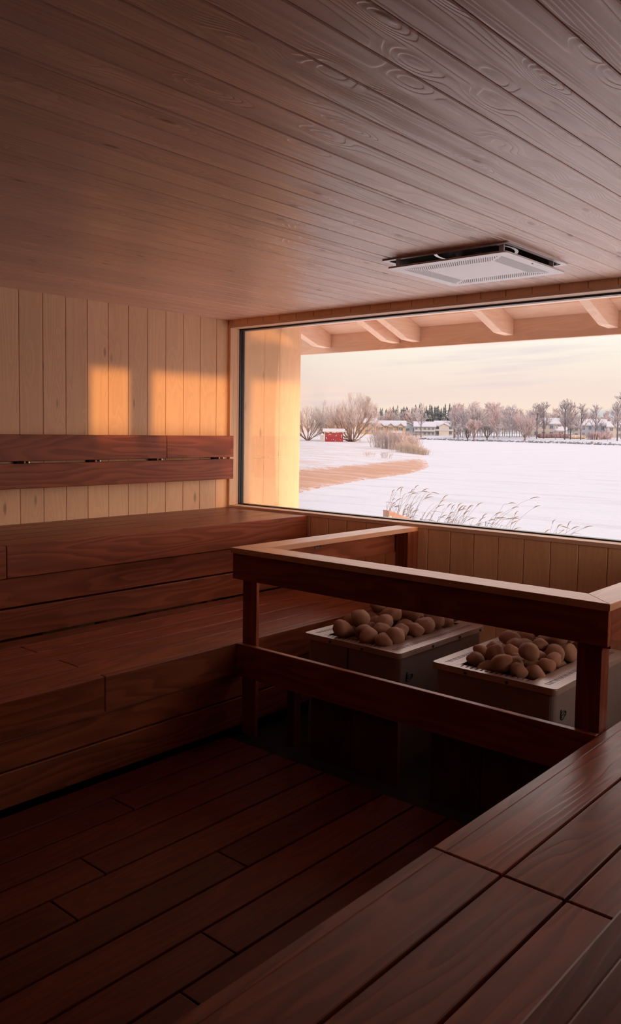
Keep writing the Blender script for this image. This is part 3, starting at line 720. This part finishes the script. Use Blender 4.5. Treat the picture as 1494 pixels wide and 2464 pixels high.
def slim_tree(h, spread, seed, n=26, tw=1.0, rise=0.9, trunkf=0.2):
    rs = random.Random(seed); b = MB()
    b.tube([(0, 0, -0.2), (rs.gauss(0, .1), rs.gauss(0, .1), h*0.4), (rs.gauss(0, .2), 0, h*0.75), (rs.gauss(0, .3), 0, h)], [h*0.016*tw, h*0.013*tw, h*0.007*tw, h*0.002], 5, a=0)
    for k in range(n):
        z = h*(trunkf+(0.95-trunkf)*(k+rs.random())/n); a = rs.uniform(0, 6.2832)
        L = spread*(1.0-0.75*((z/h-trunkf)/(1-trunkf))**1.5)*rs.uniform(0.6, 1.1)
        grow(b, rs, Vector((0, 0, z)), Vector((math.cos(a), math.sin(a), rise)), L, h*0.004*tw, 1, 3, (0, 5, 4), None, 0.25, 0.14, 3, 0.65, 0.55)
    return b
def spruce(h, w_, seed):
    rs = random.Random(seed); b = MB(); b.tube([(0, 0, -0.2), (0, 0, h*0.9)], [h*0.015, 0.02], 5, a=0)
    L = 11
    for k in range(L):
        t = k/L; z1 = h*(0.14+0.80*t)+h*0.10; r = w_*(1-t)**0.85*rs.uniform(0.85, 1.12)+0.12; n = 14; off = rs.uniform(0, 6)
        P = []
        for i in range(n):
            rr_ = r*(1.0 if i % 2 else 0.55)*rs.uniform(0.8, 1.15); a = off+6.2832*i/n
            P.append(Vector((rr_*math.cos(a), rr_*math.sin(a), z1-h*0.10-rr_*0.22)))
        b.add([Vector((0, 0, z1))]+P, [(0, 1+i, 1+(i+1) % n) for i in range(n)], a=rs.uniform(0.1, 1.0))
    return b
def bush(h, w_, seed, n=60, r=0.02, lean=0.0, curve=0.5):
    rs = random.Random(seed); b = MB()
    for k in range(n):
        x, y = rs.gauss(0, w_*0.33), rs.gauss(0, w_*0.2); hh = h*rs.uniform(0.55, 1.0)*(1-0.35*min(1, abs(x)/w_))
        lx = x/w_*curve*h+lean*h+rs.gauss(0, 0.12*h)
        pts = [(x, y, -0.1), (x+lx*0.25, y, hh*0.5), (x+lx*0.8, y+rs.gauss(0, .1*h), hh)]
        b.tube(pts, [r, r*0.8, r*0.4], 3, a=rs.uniform(0.3, 1.0), cap=False)
        for j in range(4):
            t = rs.uniform(0.35, 0.95); q = Vector(pts[1]).lerp(Vector(pts[2]), max(0, t*2-1)) if t > 0.5 else Vector(pts[0]).lerp(Vector(pts[1]), t*2)
            b.tube([q, q+Vector((rs.gauss(0, .12)*h, rs.gauss(0, .1)*h, h*rs.uniform(0.12, 0.28)))], [r*0.6, r*0.3], 3, a=rs.uniform(0.5, 1.0), cap=False)
    return b
def plant(mb, name, mat, az, d, label, cat, group=None, smooth=True, dz=0.0):
    x, y = pol(az, d); o = mb.build(name, mat, origin=(0, 0, 0), smooth=smooth); o.location = (x, y, gz(az, d)+dz)
    return tag(o, label, cat, group)
def again(src, az, d, label, group=None, sc_=1.0, rot=None, rs=R):
    x, y = pol(az, d); o = clone(src, (x, y, gz(az, d)), label, rs.uniform(0, 6.28) if rot is None else rot, sc_)
    if group: o['group'] = group
    return o

# ---- left beach: willows, shed, cabinet, picnic tables
plant(willow(12.6, 7.4, 11, 18, 1.9, (9, 7, 5)), 'willow_tree', M['willow'], -38.25, 212, 'largest dome-shaped frosted willow, right behind the red shed', 'tree')
plant(willow(11.3, 6.0, 12, 14, 1.7, (9, 7, 4)), 'willow_tree', M['willow'], -39.75, 224, 'tall frosted willow behind the red shed, left of the largest dome', 'tree')
plant(willow(9.0, 5.2, 13, 13, 1.6, (8, 7, 4)), 'willow_tree', M['willow'], -41.3, 216, 'lower frosted willow beside the wooden wing wall, left of the red shed', 'tree')
plant(slim_tree(6.5, 3.0, 14, 20, 1.2), 'bare_tree', M['pink_tree'], -36.7, 240, 'reddish bare tree at the right edge of the largest willow', 'tree')
M['red'] = flat('red_boards', oc((0.38, 0.035, 0.055)), 0.7, 0, 0.25, 1.2); M['white_paint'] = flat('white_paint', oc((0.78, 0.76, 0.78)), 0.6)
M['grey'] = flat('grey_box', oc((0.52, 0.54, 0.56)), 0.6); M['bench_grey'] = flat('weathered_wood', oc((0.30, 0.27, 0.27)), 0.8)
az, d = -39.52, 203; x, y = pol(az, d)
sh = empty('shed', (x, y, gz(az, d)), 'small red wooden shed with a snowy lean-to roof on the beach', 'shed'); sh.rotation_euler.z = math.radians(-az)
b = MB(); b.boxm(-2.05, 2.3, -1.3, 1.3, 0, 2.15)
for k in range(20): b.boxm(-2.05+k*0.222, -2.0+k*0.222, -1.33, -1.3, 0, 2.1)
lb(b, 'wall', M['red'], sh)
b = MB(); b.boxm(-2.3, -2.06, -1.25, 1.3, 0, 2.5); lb(b, 'side_wall', M['white_paint'], sh)
b = MB()
for k in range(9): b.boxm(-2.1+k*0.53, -1.98+k*0.53, -1.25, 1.25, 2.15, 2.45)
lb(b, 'slats', M['white_paint'], sh)
b = MB(); b.prism([(-2.7, -1.8, 2.42), (2.7, -1.8, 2.42), (2.7, 1.7, 2.9), (-2.7, 1.7, 2.9)], [(-2.7, -1.8, 2.62), (2.7, -1.8, 2.62), (2.7, 1.7, 3.1), (-2.7, 1.7, 3.1)]); lb(b, 'roof', M['white_paint'], sh)
b = MB(); b.prism([(-2.72, -1.75, 2.63), (2.72, -1.75, 2.63), (2.72, 1.7, 3.11), (-2.72, 1.7, 3.11)], [(-2.65, -1.7, 2.73), (2.65, -1.7, 2.73), (2.65, 1.65, 3.21), (-2.65, 1.65, 3.21)]); lb(b, 'roof_snow', M['snow'], sh)
rs = random.Random(5)
for k in range(16):
    b = MB(); u, v, r = rs.uniform(-1.9, 2.1), rs.uniform(0.2, 1.9), rs.uniform(0.05, 0.13)
    b.prism([(u+r*math.cos(i*1.0472), -1.345, v+r*1.3*math.sin(i*1.0472)) for i in range(6)], [(u+r*math.cos(i*1.0472), -1.336, v+r*1.3*math.sin(i*1.0472)) for i in range(6)]); lb(b, 'snow_splat', M['snow'], sh)
az, d = -40.32, 200; x, y = pol(az, d); b = MB(); b.boxm(-0.42, 0.42, -0.3, 0.3, 0, 1.45); b.boxm(-0.48, 0.48, -0.36, 0.36, 1.45, 1.55); b.boxm(-0.44, 0.44, -0.32, 0.32, 0.0, 0.12); b.boxm(0.28, 0.32, -0.33, -0.3, 0.7, 0.85)
o = b.build('electric_cabinet', M['grey'], origin=(0, 0, 0), bevel=0.02); o.location = (x, y, gz(az, d)); o.rotation_euler.z = math.radians(-az); tag(o, 'pale grey cabinet standing left of the red shed', 'cabinet')
def picnic(az, d, label):
    x, y = pol(az, d); e = empty('picnic_table', (x, y, gz(az, d)), label, 'picnic table', 'picnic tables under the willow'); e.rotation_euler.z = math.radians(-az)
    b = MB(); b.boxm(-0.9, 0.9, -0.38, 0.38, 0.72, 0.78); lb(b, 'tabletop', M['bench_grey'], e)
    for s_ in (-1, 1):
        b = MB(); b.boxm(-0.9, 0.9, s_*0.75-0.14, s_*0.75+0.14, 0.42, 0.47); lb(b, 'seat', M['bench_grey'], e)
    for s_ in (-1, 1):
        b = MB(); b.boxm(s_*0.7-0.04, s_*0.7+0.04, -0.85, 0.85, 0.36, 0.42); b.boxm(s_*0.7-0.04, s_*0.7+0.04, -0.5, -0.3, 0, 0.72); b.boxm(s_*0.7-0.04, s_*0.7+0.04, 0.3, 0.5, 0, 0.72); lb(b, 'leg_frame', M['bench_grey'], e)
    b = MB(); b.boxm(-0.88, 0.88, -0.36, 0.36, 0.78, 0.86); lb(b, 'snow_layer', M['snow'], e)
picnic(-38.75, 209, 'snowy picnic table between the red shed and the largest willow trunk')
picnic(-37.9, 209, 'snowy picnic table right of the largest willow trunk')
# ---- bushes and reed beds on the point
src = plant(bush(3.6, 3.2, 21, 110, 0.028), 'bush', M['bush'], -36.3, 150, 'frosted leafless bush, leftmost of those on the point', 'bush', 'frosted bushes on the point')
for az, d, s_, lab in ((-35.8, 140, 1.0, 'tall frosted bush on the point, second from the left'), (-35.2, 134, 0.95, 'tall frosted bush in the middle of the point'), (-34.7, 150, 0.85, 'frosted bush behind the pale reeds on the point'), (-34.2, 136, 0.8, 'rightmost frosted bush on the point, beside the lake ice')):
    again(src, az, d, lab, None, s_)
src = plant(bush(1.7, 2.4, 23, 110, 0.018, 0.05, 0.3), 'reed_bed', M['reedbed'], -34.9, 124, 'pale pinkish reed clump, leftmost at the foot of the bushes', 'reeds', 'pale reeds at the foot of the bushes')
for az, d, s_, lab in ((-34.45, 121, 1.0, 'pale pinkish reed clump at the foot of the bushes, second from left'), (-34.05, 119, 0.9, 'pale pinkish reed clump at the foot of the bushes, third from left'), (-33.7, 117, 0.75, 'low reed clump near the tip of the snowy point'), (-33.4, 115, 0.6, 'smallest reed clump, at the very tip of the point')):
    again(src, az, d, lab, None, s_, 0.0)
src = plant(bush(0.9, 1.1, 25, 26, 0.014), 'grass_tuft', M['bush'], -36.0, 92, 'thin frosted grass tuft on the snow, right one of two', 'grass')
again(src, -37.1, 95, 'low dark grass tuft on the snow, left one of two', None, 0.8)

# ---- reeds in front of the window
def reed_clump(az, d, n, h, w_, seed, label, lean=0.24, dense=0.005):
    rs = random.Random(seed); x, y = pol(az, d); e = empty('reed_clump', (x, y, gz(az, d)), label, 'reeds', 'dry reeds in front of the window'); e.rotation_euler.z = math.radians(-az)
    b = MB(); pl2 = MB()
    for k in range(n):
        bx, by = rs.uniform(-w_, w_), rs.uniform(-w_*0.6, w_*0.6); hh = h*rs.uniform(0.4, 1.08); ln = lean*hh*rs.uniform(0.2, 1.7)
        pts = [Vector((bx+ln*(t**1.8), by, hh*(t-0.10*t**3*rs.uniform(0.5, 2)))) for t in [i/7 for i in range(8)]]
        b.tube(pts, [dense]*5+[dense*0.7]*3, 3, a=rs.random(), cap=False)
        if rs.random() < 0.7:
            q = pts[-1]; dr = (pts[-1]-pts[-2]).normalized(); L = rs.uniform(0.12, 0.22)
            pl2.tube([q-dr*0.02, q+dr*L*0.35, q+dr*L*0.7+Vector((0.02, 0, -0.01)), q+dr*L+Vector((0.05, 0, -0.04))], [0.005, 0.014, 0.010, 0.003], 5, a=0.1)
        if rs.random() < 0.5:
            q = pts[4]; b.tube([q, q+Vector((rs.uniform(-.1, .25), 0, 0.18)), q+Vector((rs.uniform(-.1, .45), 0, 0.14))], [0.006, 0.007, 0.001], 3, a=rs.random(), cap=False)
    lb(b, 'stems', M['reed'], e, True)['kind'] = 'stuff'
    if pl2.v: lb(pl2, 'plumes', M['reed'], e, True)['kind'] = 'stuff'
    return e
reed_clump(-35.4, 24.5, 22, 1.65, 0.34, 31, 'tallest dry reed clump, just right of the timber end')
reed_clump(-34.6, 24.3, 14, 1.7, 0.18, 32, 'dense upright reed clump beside the tallest one', 0.25)
reed_clump(-33.0, 23.8, 16, 1.35, 0.45, 33, 'loose reed clump over the middle of the window sill')
reed_clump(-31.6, 23.6, 34, 1.15, 0.22, 34, 'dense brownish reed clump, third group from the left', 0.3)
reed_clump(-30.1, 23.5, 9, 0.9, 0.15, 35, 'short reed clump between the brownish and the long bent reeds', 0.2)
reed_clump(-28.6, 23.2, 15, 1.55, 0.42, 36, 'reed clump with one long bent stem, right of the middle', 0.45)
reed_clump(-25.0, 22.0, 11, 1.2, 0.42, 37, 'sparse reed clump near the right end of the window', 0.5)
# ---- sawn timber end outside the window
M['sawn'] = flat('weathered_timber_end', (0.42, 0.27, 0.22), 0.8, 0, 0.4, 30)
b = MB(); P0 = W((-5.815, 8.0, -0.94)); P1 = W((-5.49, 8.0, -1.01))
c0 = W((-5.775, 8.0, -0.985)); dirn = Vector((0.62, 0.62, -0.32)).normalized()
b.prism([c0+Vector(v) for v in ((-0.03, 0, -0.035), (0.03, 0, -0.035), (0.03, 0, 0.035), (-0.03, 0, 0.035))], [c0+dirn*1.1+Vector(v) for v in ((-0.03, 0.05, -0.035), (0.03, -0.05, -0.035), (0.03, -0.05, 0.035), (-0.03, 0.05, 0.035))])
o = tag(b.build('timber_rail', M['sawn'], bevel=0.003), 'reddish timber end sticking up just outside the window sill', 'timber')
b = MB(); q = W((-5.765, 7.9, -1.03)); b.boxm(q.x-0.03, q.x+0.04, q.y+0.07, q.y+0.13, ICE, q.z+0.02)
tag(b.build('timber_post', M['pine_z'], bevel=0.003), 'post carrying the timber outside the window sill', 'post')

# ---- far shore: rocks, fence, jetty, bridge
rs = random.Random(77); IC0 = ico(1); b = MB()
PF = resample([(-195.8, 291.4), (-168.5, 279.3), (-137.8, 267.6), (-118.4, 258.8), (-91.7, 243.8), (-61.0, 218.6)], 0.32, 1.0)
for q in PF:
    of = abs(rs.gauss(0, 1.6)); sz = rs.uniform(0.15, 0.5)
    c = Vector((q[0]+of*0.36+rs.gauss(0, .3), q[1]+of*0.933, ICE+1.0*(1-math.exp(-of/6))+0.05))
    b.add([Vector((v.x*sz*rs.uniform(.7, 1.4), v.y*sz, v.z*sz*0.6))+c for v in IC0[0]], IC0[1], rs.random())
tag(b.build('shore_rocks', M['rock']), 'scattered dark rocks along the waterline of the far shore', 'rocks', None, 'stuff')
e = empty('post_fence', (*pol(-24, 283), gz(-24, 283)), 'low fence of short posts with a rope along the far shore', 'fence')
az_list = [-26.4+0.262*k for k in range(17)]; tops = []
for a_ in az_list:
    d = 296-(a_+26.4)*6.2; x, y = pol(a_, d); z = gz(a_, d); b = MB(); b.tube([(x, y, z-0.1), (x, y, z+0.75)], 0.09, 6); b.build('post', M['bench_grey'], e); tops.append((x, y, z+0.5))
b = MB(); b.tube(tops, 0.02, 4, cap=False); b.build('rope', M['bench_grey'], e)
b = MB(); x0, y0 = pol(-24.1, 290); x1, y1 = pol(-14, 250)
e = empty('jetty', (x0, y0, ICE), 'long low snowy jetty lying on the ice before the far shore', 'jetty')
dv_ = Vector((x1-x0, y1-y0, 0)); L = dv_.length; dv_.normalize(); nv = Vector((-dv_.y, dv_.x, 0))
def strip(t0, t1, hw, z0, z1):
    P = [Vector((x0, y0, 0))+dv_*t+nv*s_ for t, s_ in ((t0, -hw), (t1, -hw), (t1, hw), (t0, hw))]
    return [Vector((p.x, p.y, z0)) for p in P], [Vector((p.x, p.y, z1)) for p in P]
for k in range(8):
    b = MB(); b.prism(*strip(k*L/8+0.3, (k+1)*L/8-0.3, 0.8, ICE+0.05, ICE+0.38)); b.build('pontoon', M['bench_grey'], e)
b = MB(); b.prism(*strip(0, L, 1.0, ICE+0.38, ICE+0.46)); b.build('deck', M['snow'], e)
az, d = -34.9, 392; x, y = pol(az, d); e = empty('footbridge', (x, y, ICE), 'long low grey bridge across the inlet beside the bushes', 'bridge'); e.rotation_euler.z = math.radians(-az)
b = MB(); b.boxm(-9.5, 9.5, -1.2, 1.2, 1.7, 2.35); lb(b, 'deck', M['bench_grey'], e)
b = MB(); b.boxm(-9.5, 9.5, -1.15, 1.15, 2.36, 2.5); lb(b, 'deck_snow', M['snow'], e)
for s_ in (-1, 1):
    b = MB(); b.boxm(-9.5, 9.5, s_*1.1-0.04, s_*1.1+0.04, 3.05, 3.13); lb(b, 'handrail', M['grey'], e)
for k in range(12):
    b = MB(); xx = -9.3+k*1.69; b.boxm(xx-0.05, xx+0.05, -1.14, -1.06, 2.3, 3.1); lb(b, 'baluster', M['grey'], e)
for xx in (-7, 0, 7):
    b = MB(); b.boxm(xx-0.3, xx+0.3, -0.8, 0.8, 0, 1.7); lb(b, 'pier', M['grey'], e)

# ---- houses
M['win'] = flat('house_window', oc((0.22, 0.24, 0.28)), 0.3)
def house(az, d, wid, dep, hgt, roofh, col_, label, gable=False, rows=2, cols=5, name='house', gables=0, dz=0.0, balc=False):
    mt = M.setdefault('wall_%s' % (col_,), flat('house_wall_%d' % len(M), oc(col_), 0.8, 0, 0.06, 0.8))
    x, y = pol(az, d); e = empty(name, (x, y, gz(az, d)+dz), label, 'house'); e.rotation_euler.z = math.radians(-az)
    h2, w2 = dep/2, wid/2
    b = MB(); b.boxm(-w2, w2, -h2, h2, -0.5, hgt)
    if gable: b.prism([(-w2, -h2, hgt), (w2, -h2, hgt), (0, -h2, hgt+roofh*0.95)], [(-w2, h2, hgt), (w2, h2, hgt), (0, h2, hgt+roofh*0.95)])
    else: b.prism([(-w2, -h2, hgt), (-w2, h2, hgt), (-w2, 0, hgt+roofh*0.95)], [(w2, -h2, hgt), (w2, h2, hgt), (w2, 0, hgt+roofh*0.95)])
    lb(b, 'walls', mt, e)
    b = MB(); o_ = 0.5; t = 0.45
    for s_ in (-1, 1):
        if gable: a_, c_ = (s_*(w2+o_), -h2-o_, hgt-0.25), (0, -h2-o_, hgt+roofh); b.prism([a_, c_, (0, h2+o_, hgt+roofh), (s_*(w2+o_), h2+o_, hgt-0.25)], [(p[0], p[1], p[2]+t) for p in (a_, c_, (0, h2+o_, hgt+roofh), (s_*(w2+o_), h2+o_, hgt-0.25))])
        else: P = [(-w2-o_, s_*(h2+o_), hgt-0.25), (w2+o_, s_*(h2+o_), hgt-0.25), (w2+o_, 0, hgt+roofh), (-w2-o_, 0, hgt+roofh)]; b.prism(P, [(p[0], p[1], p[2]+t) for p in P])
    lb(b, 'snowy_roof', M['snow'], e)
    for g_ in range(gables):
        gx = -w2+wid*(g_+0.5)/gables; gw = wid/gables*0.27; b = MB()
        b.boxm(gx-gw, gx+gw, -h2-1.2, -h2+0.5, -0.3, hgt-0.1); b.prism([(gx-gw, -h2-1.2, hgt-0.1), (gx+gw, -h2-1.2, hgt-0.1), (gx, -h2-1.2, hgt+roofh*0.5)], [(gx-gw, 0, hgt-0.1), (gx+gw, 0, hgt-0.1), (gx, 0, hgt+roofh*0.5)]); ga = lb(b, 'gable_bay', mt, e)
        b = MB()
        for s_ in (-1, 1): P = [(gx+s_*(gw+0.4), -h2-1.6, hgt-0.4), (gx, -h2-1.6, hgt+roofh*0.5), (gx, 0, hgt+roofh*0.5), (gx+s_*(gw+0.4), 0, hgt-0.4)]; b.prism(P, [(p[0], p[1], p[2]+0.35) for p in P])
        lb(b, 'bay_roof', M['snow'], e)
    for r_ in range(rows):
        for c_ in range(cols):
            xx = -w2+wid*(c_+0.5)/cols; zz = hgt*(r_+0.5)/rows; ww, hh = wid/cols*0.22, hgt/rows*0.27; b = MB(); yy_ = -h2-(1.22 if gables and (cols == gables) else 0.02)
            for q in ((xx-ww-.1, xx-ww, zz-hh, zz+hh), (xx+ww, xx+ww+.1, zz-hh, zz+hh), (xx-ww-.1, xx+ww+.1, zz+hh, zz+hh+.1), (xx-ww-.1, xx+ww+.1, zz-hh-.1, zz-hh), (xx-.04, xx+.04, zz-hh, zz+hh)): b.boxm(q[0], q[1], yy_-0.06, yy_, q[2], q[3])
            f = lb(b, 'window', M['white_paint'], e)
            b = MB(); b.boxm(xx-ww, xx+ww, yy_-0.02, yy_, zz-hh, zz+hh); o = lb(b, 'pane', M['win'], f)
    if balc:
        b = MB(); b.boxm(-w2, w2, -h2-1.3, -h2, hgt*0.48, hgt*0.53); b.boxm(-w2, w2, -h2-1.3, -h2-1.22, hgt*0.53, hgt*0.66); lb(b, 'balcony', M['white_paint'], e)
    return e
house(-37.25, 400, 9, 9, 5.2, 1.9, (0.86, 0.56, 0.30), 'orange-yellow house seen through the right side of the largest willow', False, 2, 3, dz=0.2)
house(-35.95, 408, 19, 9, 5.6, 2.2, (0.90, 0.62, 0.34), 'warm yellow row house with four gabled bays behind the bushes', False, 2, 4, 'row_house', 4, dz=0.2)
house(-34.45, 436, 11.0, 10, 4.6, 2.4, (0.62, 0.67, 0.70), 'pale blue-grey house with a broad gable right of the yellow row', True, 2, 3)
house(-33.3, 428, 10.5, 9, 4.6, 2.2, (0.72, 0.70, 0.66), 'cream row house with a balcony, left half of the pair before the spruces', False, 2, 5, balc=True)
house(-32.0, 430, 9.5, 9, 4.8, 2.3, (0.84, 0.76, 0.66), 'cream row house with a balcony, right half of the pair before the spruces', False, 2, 3, gables=1, balc=True)
house(-35.2, 397, 4, 5, 2.2, 0.8, (0.85, 0.50, 0.36), 'tiny low orange outbuilding beside the bridge', False, 1, 2)
house(-25.45, 372, 15.5, 9, 5.4, 2.2, (0.80, 0.70, 0.60), 'large beige house half hidden by bare trees on the far shore', False, 2, 5)
house(-24.35, 354, 4, 5, 2.6, 1.2, (0.84, 0.62, 0.55), 'small pinkish outbuilding right of the large beige house', False, 1, 1)
house(-22.35, 355, 9.5, 8, 4.9, 2.0, (0.56, 0.58, 0.64), 'blue-grey two-storey house with white windows on the far shore', False, 2, 4)
house(-23.2, 372, 5, 8, 4.3, 2.0, (0.62, 0.62, 0.66), 'narrow grey house left of the blue-grey two-storey house', False, 2, 2)
house(-20.55, 350, 11, 8, 4.3, 1.8, (0.70, 0.66, 0.60), 'grey-beige house cut off by the right edge of the view', False, 2, 4)

# ---- far trees
MINR = 0.055
GT = 'frosted bare trees behind the far shore'
rs = random.Random(3)
T = [slim_tree(13.5, 4.0, 41, 52, 0.85, 1.3, 0.1), slim_tree(12.5, 5.0, 42, 54, 0.9, 1.0, 0.1), slim_tree(11.0, 4.4, 43, 56, 0.85, 0.8, 0.06)]
LBL = 'frosted bare tree in the dense grove behind the far shore'
srcs = []
for i, t in enumerate(T):
    az, d = (-30.9, -30.0, -28.4)[i], 350
    srcs.append(plant(t, 'bare_tree', M[('pink_tree', 'birch', 'birch')[i]], az, d, LBL, 'tree', GT))
az = -31.2
while az < -20.2:
    dd = 330+rs.uniform(0, 70)-(az+31)*(-1.0)*0; s_ = rs.uniform(0.72, 1.0)*(0.92 if az > -27.5 else 1.08)*(1.0 if az < -24 else 0.9)
    if az > -26.2: dd = 385+rs.uniform(0, 40)
    again(srcs[rs.randrange(3)], az, dd-(az+31)*2.5, LBL, GT, s_, None, rs); az += rs.uniform(0.12, 0.2)
srcs2 = [plant(slim_tree(12.5, 3.6, 51, 46, 1.1, 1.2), 'bare_tree', M['alder'], -25.9, 320, 'upright dark tree before the beige house, left one of a pair', 'tree')]
again(srcs2[0], -25.45, 320, 'upright dark tree before the beige house, right one of a pair', None, 1.04)
again(srcs2[0], -23.1, 300, 'dark upright tree left of the blue-grey house', None, 0.95)
again(srcs2[0], -24.1, 303, 'greyish tree with a full crown right of the pinkish outbuilding', None, 1.08)
again(srcs2[0], -23.75, 306, 'greyish tree between the outbuilding and the narrow grey house', None, 1.0)
again(srcs2[0], -22.2, 322, 'thin dark tree in front of the blue-grey house', None, 0.95)
again(srcs2[0], -20.85, 285, 'dark tree near the right edge of the view', None, 0.98)
again(srcs2[0], -20.6, 310, 'tallest dark tree at the very right edge of the view', None, 1.25)
plant(willow(10.0, 6.0, 61, 6, 0.7, (5, 5, 4), 1.3, 1.0), 'bare_tree', M['pink_tree'], -26.65, 306, 'spreading dark-trunked tree with pink twigs left of the beige house', 'tree')
plant(willow(5.4, 2.6, 62, 8, 0.8, (6, 6, 5), 1.5, 0.9), 'round_tree', M['willow_dark'], -30.42, 318, 'small round clipped grey tree, left one of two on the far shore', 'tree')
plant(willow(5.8, 3.1, 63, 8, 0.9, (6, 6, 5), 1.5, 0.9), 'round_tree', M['willow_dark'], -29.12, 316, 'round flat-topped grey tree with snow on its crown, right one of two', 'tree')
plant(willow(8.0, 3.4, 64, 7, 0.6, (6, 6, 5), 1.3, 1.2), 'bare_tree', M['pink_tree'], -30.0, 313, 'bright pink tree between the two round grey trees', 'tree')
plant(slim_tree(15.5, 3.2, 65, 30, 1.3, 1.0, 0.3), 'birch_tree', M['birch'], -33.55, 372, 'tall slim birch left of the cream row houses', 'tree')
plant(slim_tree(14.0, 3.2, 66, 26, 1.3, 1.1, 0.35), 'birch_tree', M['pink_tree'], -31.3, 340, 'tall slim birch at the right end of the cream row houses', 'tree')
for az, d, h_, lab in ((-31.0, 322, 6.5, 'bare sapling left of the left round grey tree'), (-28.4, 318, 5.5, 'bare sapling right of the flat-topped round tree'), (-24.7, 306, 5.0, 'bare staked sapling before the maroon hedge'), (-21.45, 282, 4.2, 'small spreading bare sapling near the fence')):
    plant(slim_tree(h_, h_*0.3, int(-az*100), 16, 1.4), 'sapling', M['birch'], az, d, lab, 'tree')
# spruce forest behind the row houses
LS = 'snow-dusted spruce in the forest behind the row houses'; GS = 'spruces behind the row houses'
sp = [plant(spruce(17, 2.6, 71+i), 'spruce_tree', M[('spruce', 'spruce', 'spruce_pale')[i]], (-33.9, -32.6, -36.0)[i], (520, 500, 520)[i], LS, 'tree', GS, False) for i in range(3)]
az = -37.3
while az < -30.9:
    for row in range(2):
        k = 2 if az < -34.3 and rs.random() < 0.5 else rs.randrange(2)
        again(sp[k], az+rs.uniform(-.08, .08), 480+row*35+rs.uniform(-8, 8), LS, GS, rs.uniform(0.85, 1.12), None, rs)
    az += rs.uniform(0.11, 0.17)
LB2 = 'pale frosted birch among the spruces behind the row houses'
for k in range(9): again(srcs[k % 3], -37.0+k*0.42+rs.uniform(-.1, .1), 455, LB2, 'birches among the spruces', rs.uniform(0.95, 1.15), None, rs)
# hedges and bushes on the far shore
def hedge(az0, az1, d, h_, mat, label):
    rs2 = random.Random(int(d*7)); b = MB(); n = 26; pts = []
    for i in range(n):
        a_ = az0+(az1-az0)*i/(n-1); x, y = pol(a_, d); z = gz(a_, d); r = h_*rs2.uniform(0.42, 0.6)
        b.add([Vector((v.x*r*1.3, v.y*r, v.z*r))*(1+0.25*mnoise.noise(v*3+Vector((i, 0, 0))))+Vector((x, y, z+h_*0.45)) for v in ico(2)[0]], ico(2)[1], rs2.random())
    tag(b.build('hedge', mat, smooth=False), label, 'hedge')
hedge(-25.7, -24.3, 330, 1.7, M['hedge'], 'dark maroon hedge in front of the large beige house')
hedge(-24.1, -23.7, 322, 1.6, M['hedge'], 'dark maroon hedge piece right of the pinkish outbuilding')
hedge(-23.7, -22.9, 315, 1.4, M['hedge_y'], 'straw-coloured hedge before the narrow grey house')
src = plant(bush(3.0, 3.4, 81, 150, 0.05, 0, 0.8), 'bush', M['pink_tree'], -22.2, 300, 'round pinkish bush before the blue-grey house, left one of two', 'bush')
again(src, -21.6, 306, 'round greyish bush before the houses, right one of two', None, 1.0)
def lamp(az, d, label):
    x, y = pol(az, d); e = empty('street_lamp', (x, y, gz(az, d)), label, 'street lamp', 'park lamps on the far shore')
    b = MB(); b.tube([(0, 0, 0), (0, 0, 5.0)], [0.09, 0.06], 8); lb(b, 'pole', M['bench_grey'], e)
    b = MB(); b.tube([(0, 0, 5.0), (0, 0, 5.15), (0, 0, 5.4), (0, 0, 5.5)], [0.08, 0.25, 0.2, 0.05], 10); lb(b, 'lamp_head', M['grey'], e)
lamp(-31.35, 318, 'park lamp at the right end of the cream row houses, left one'); lamp(-31.08, 318, 'park lamp left of the round grey tree, right one of a pair')
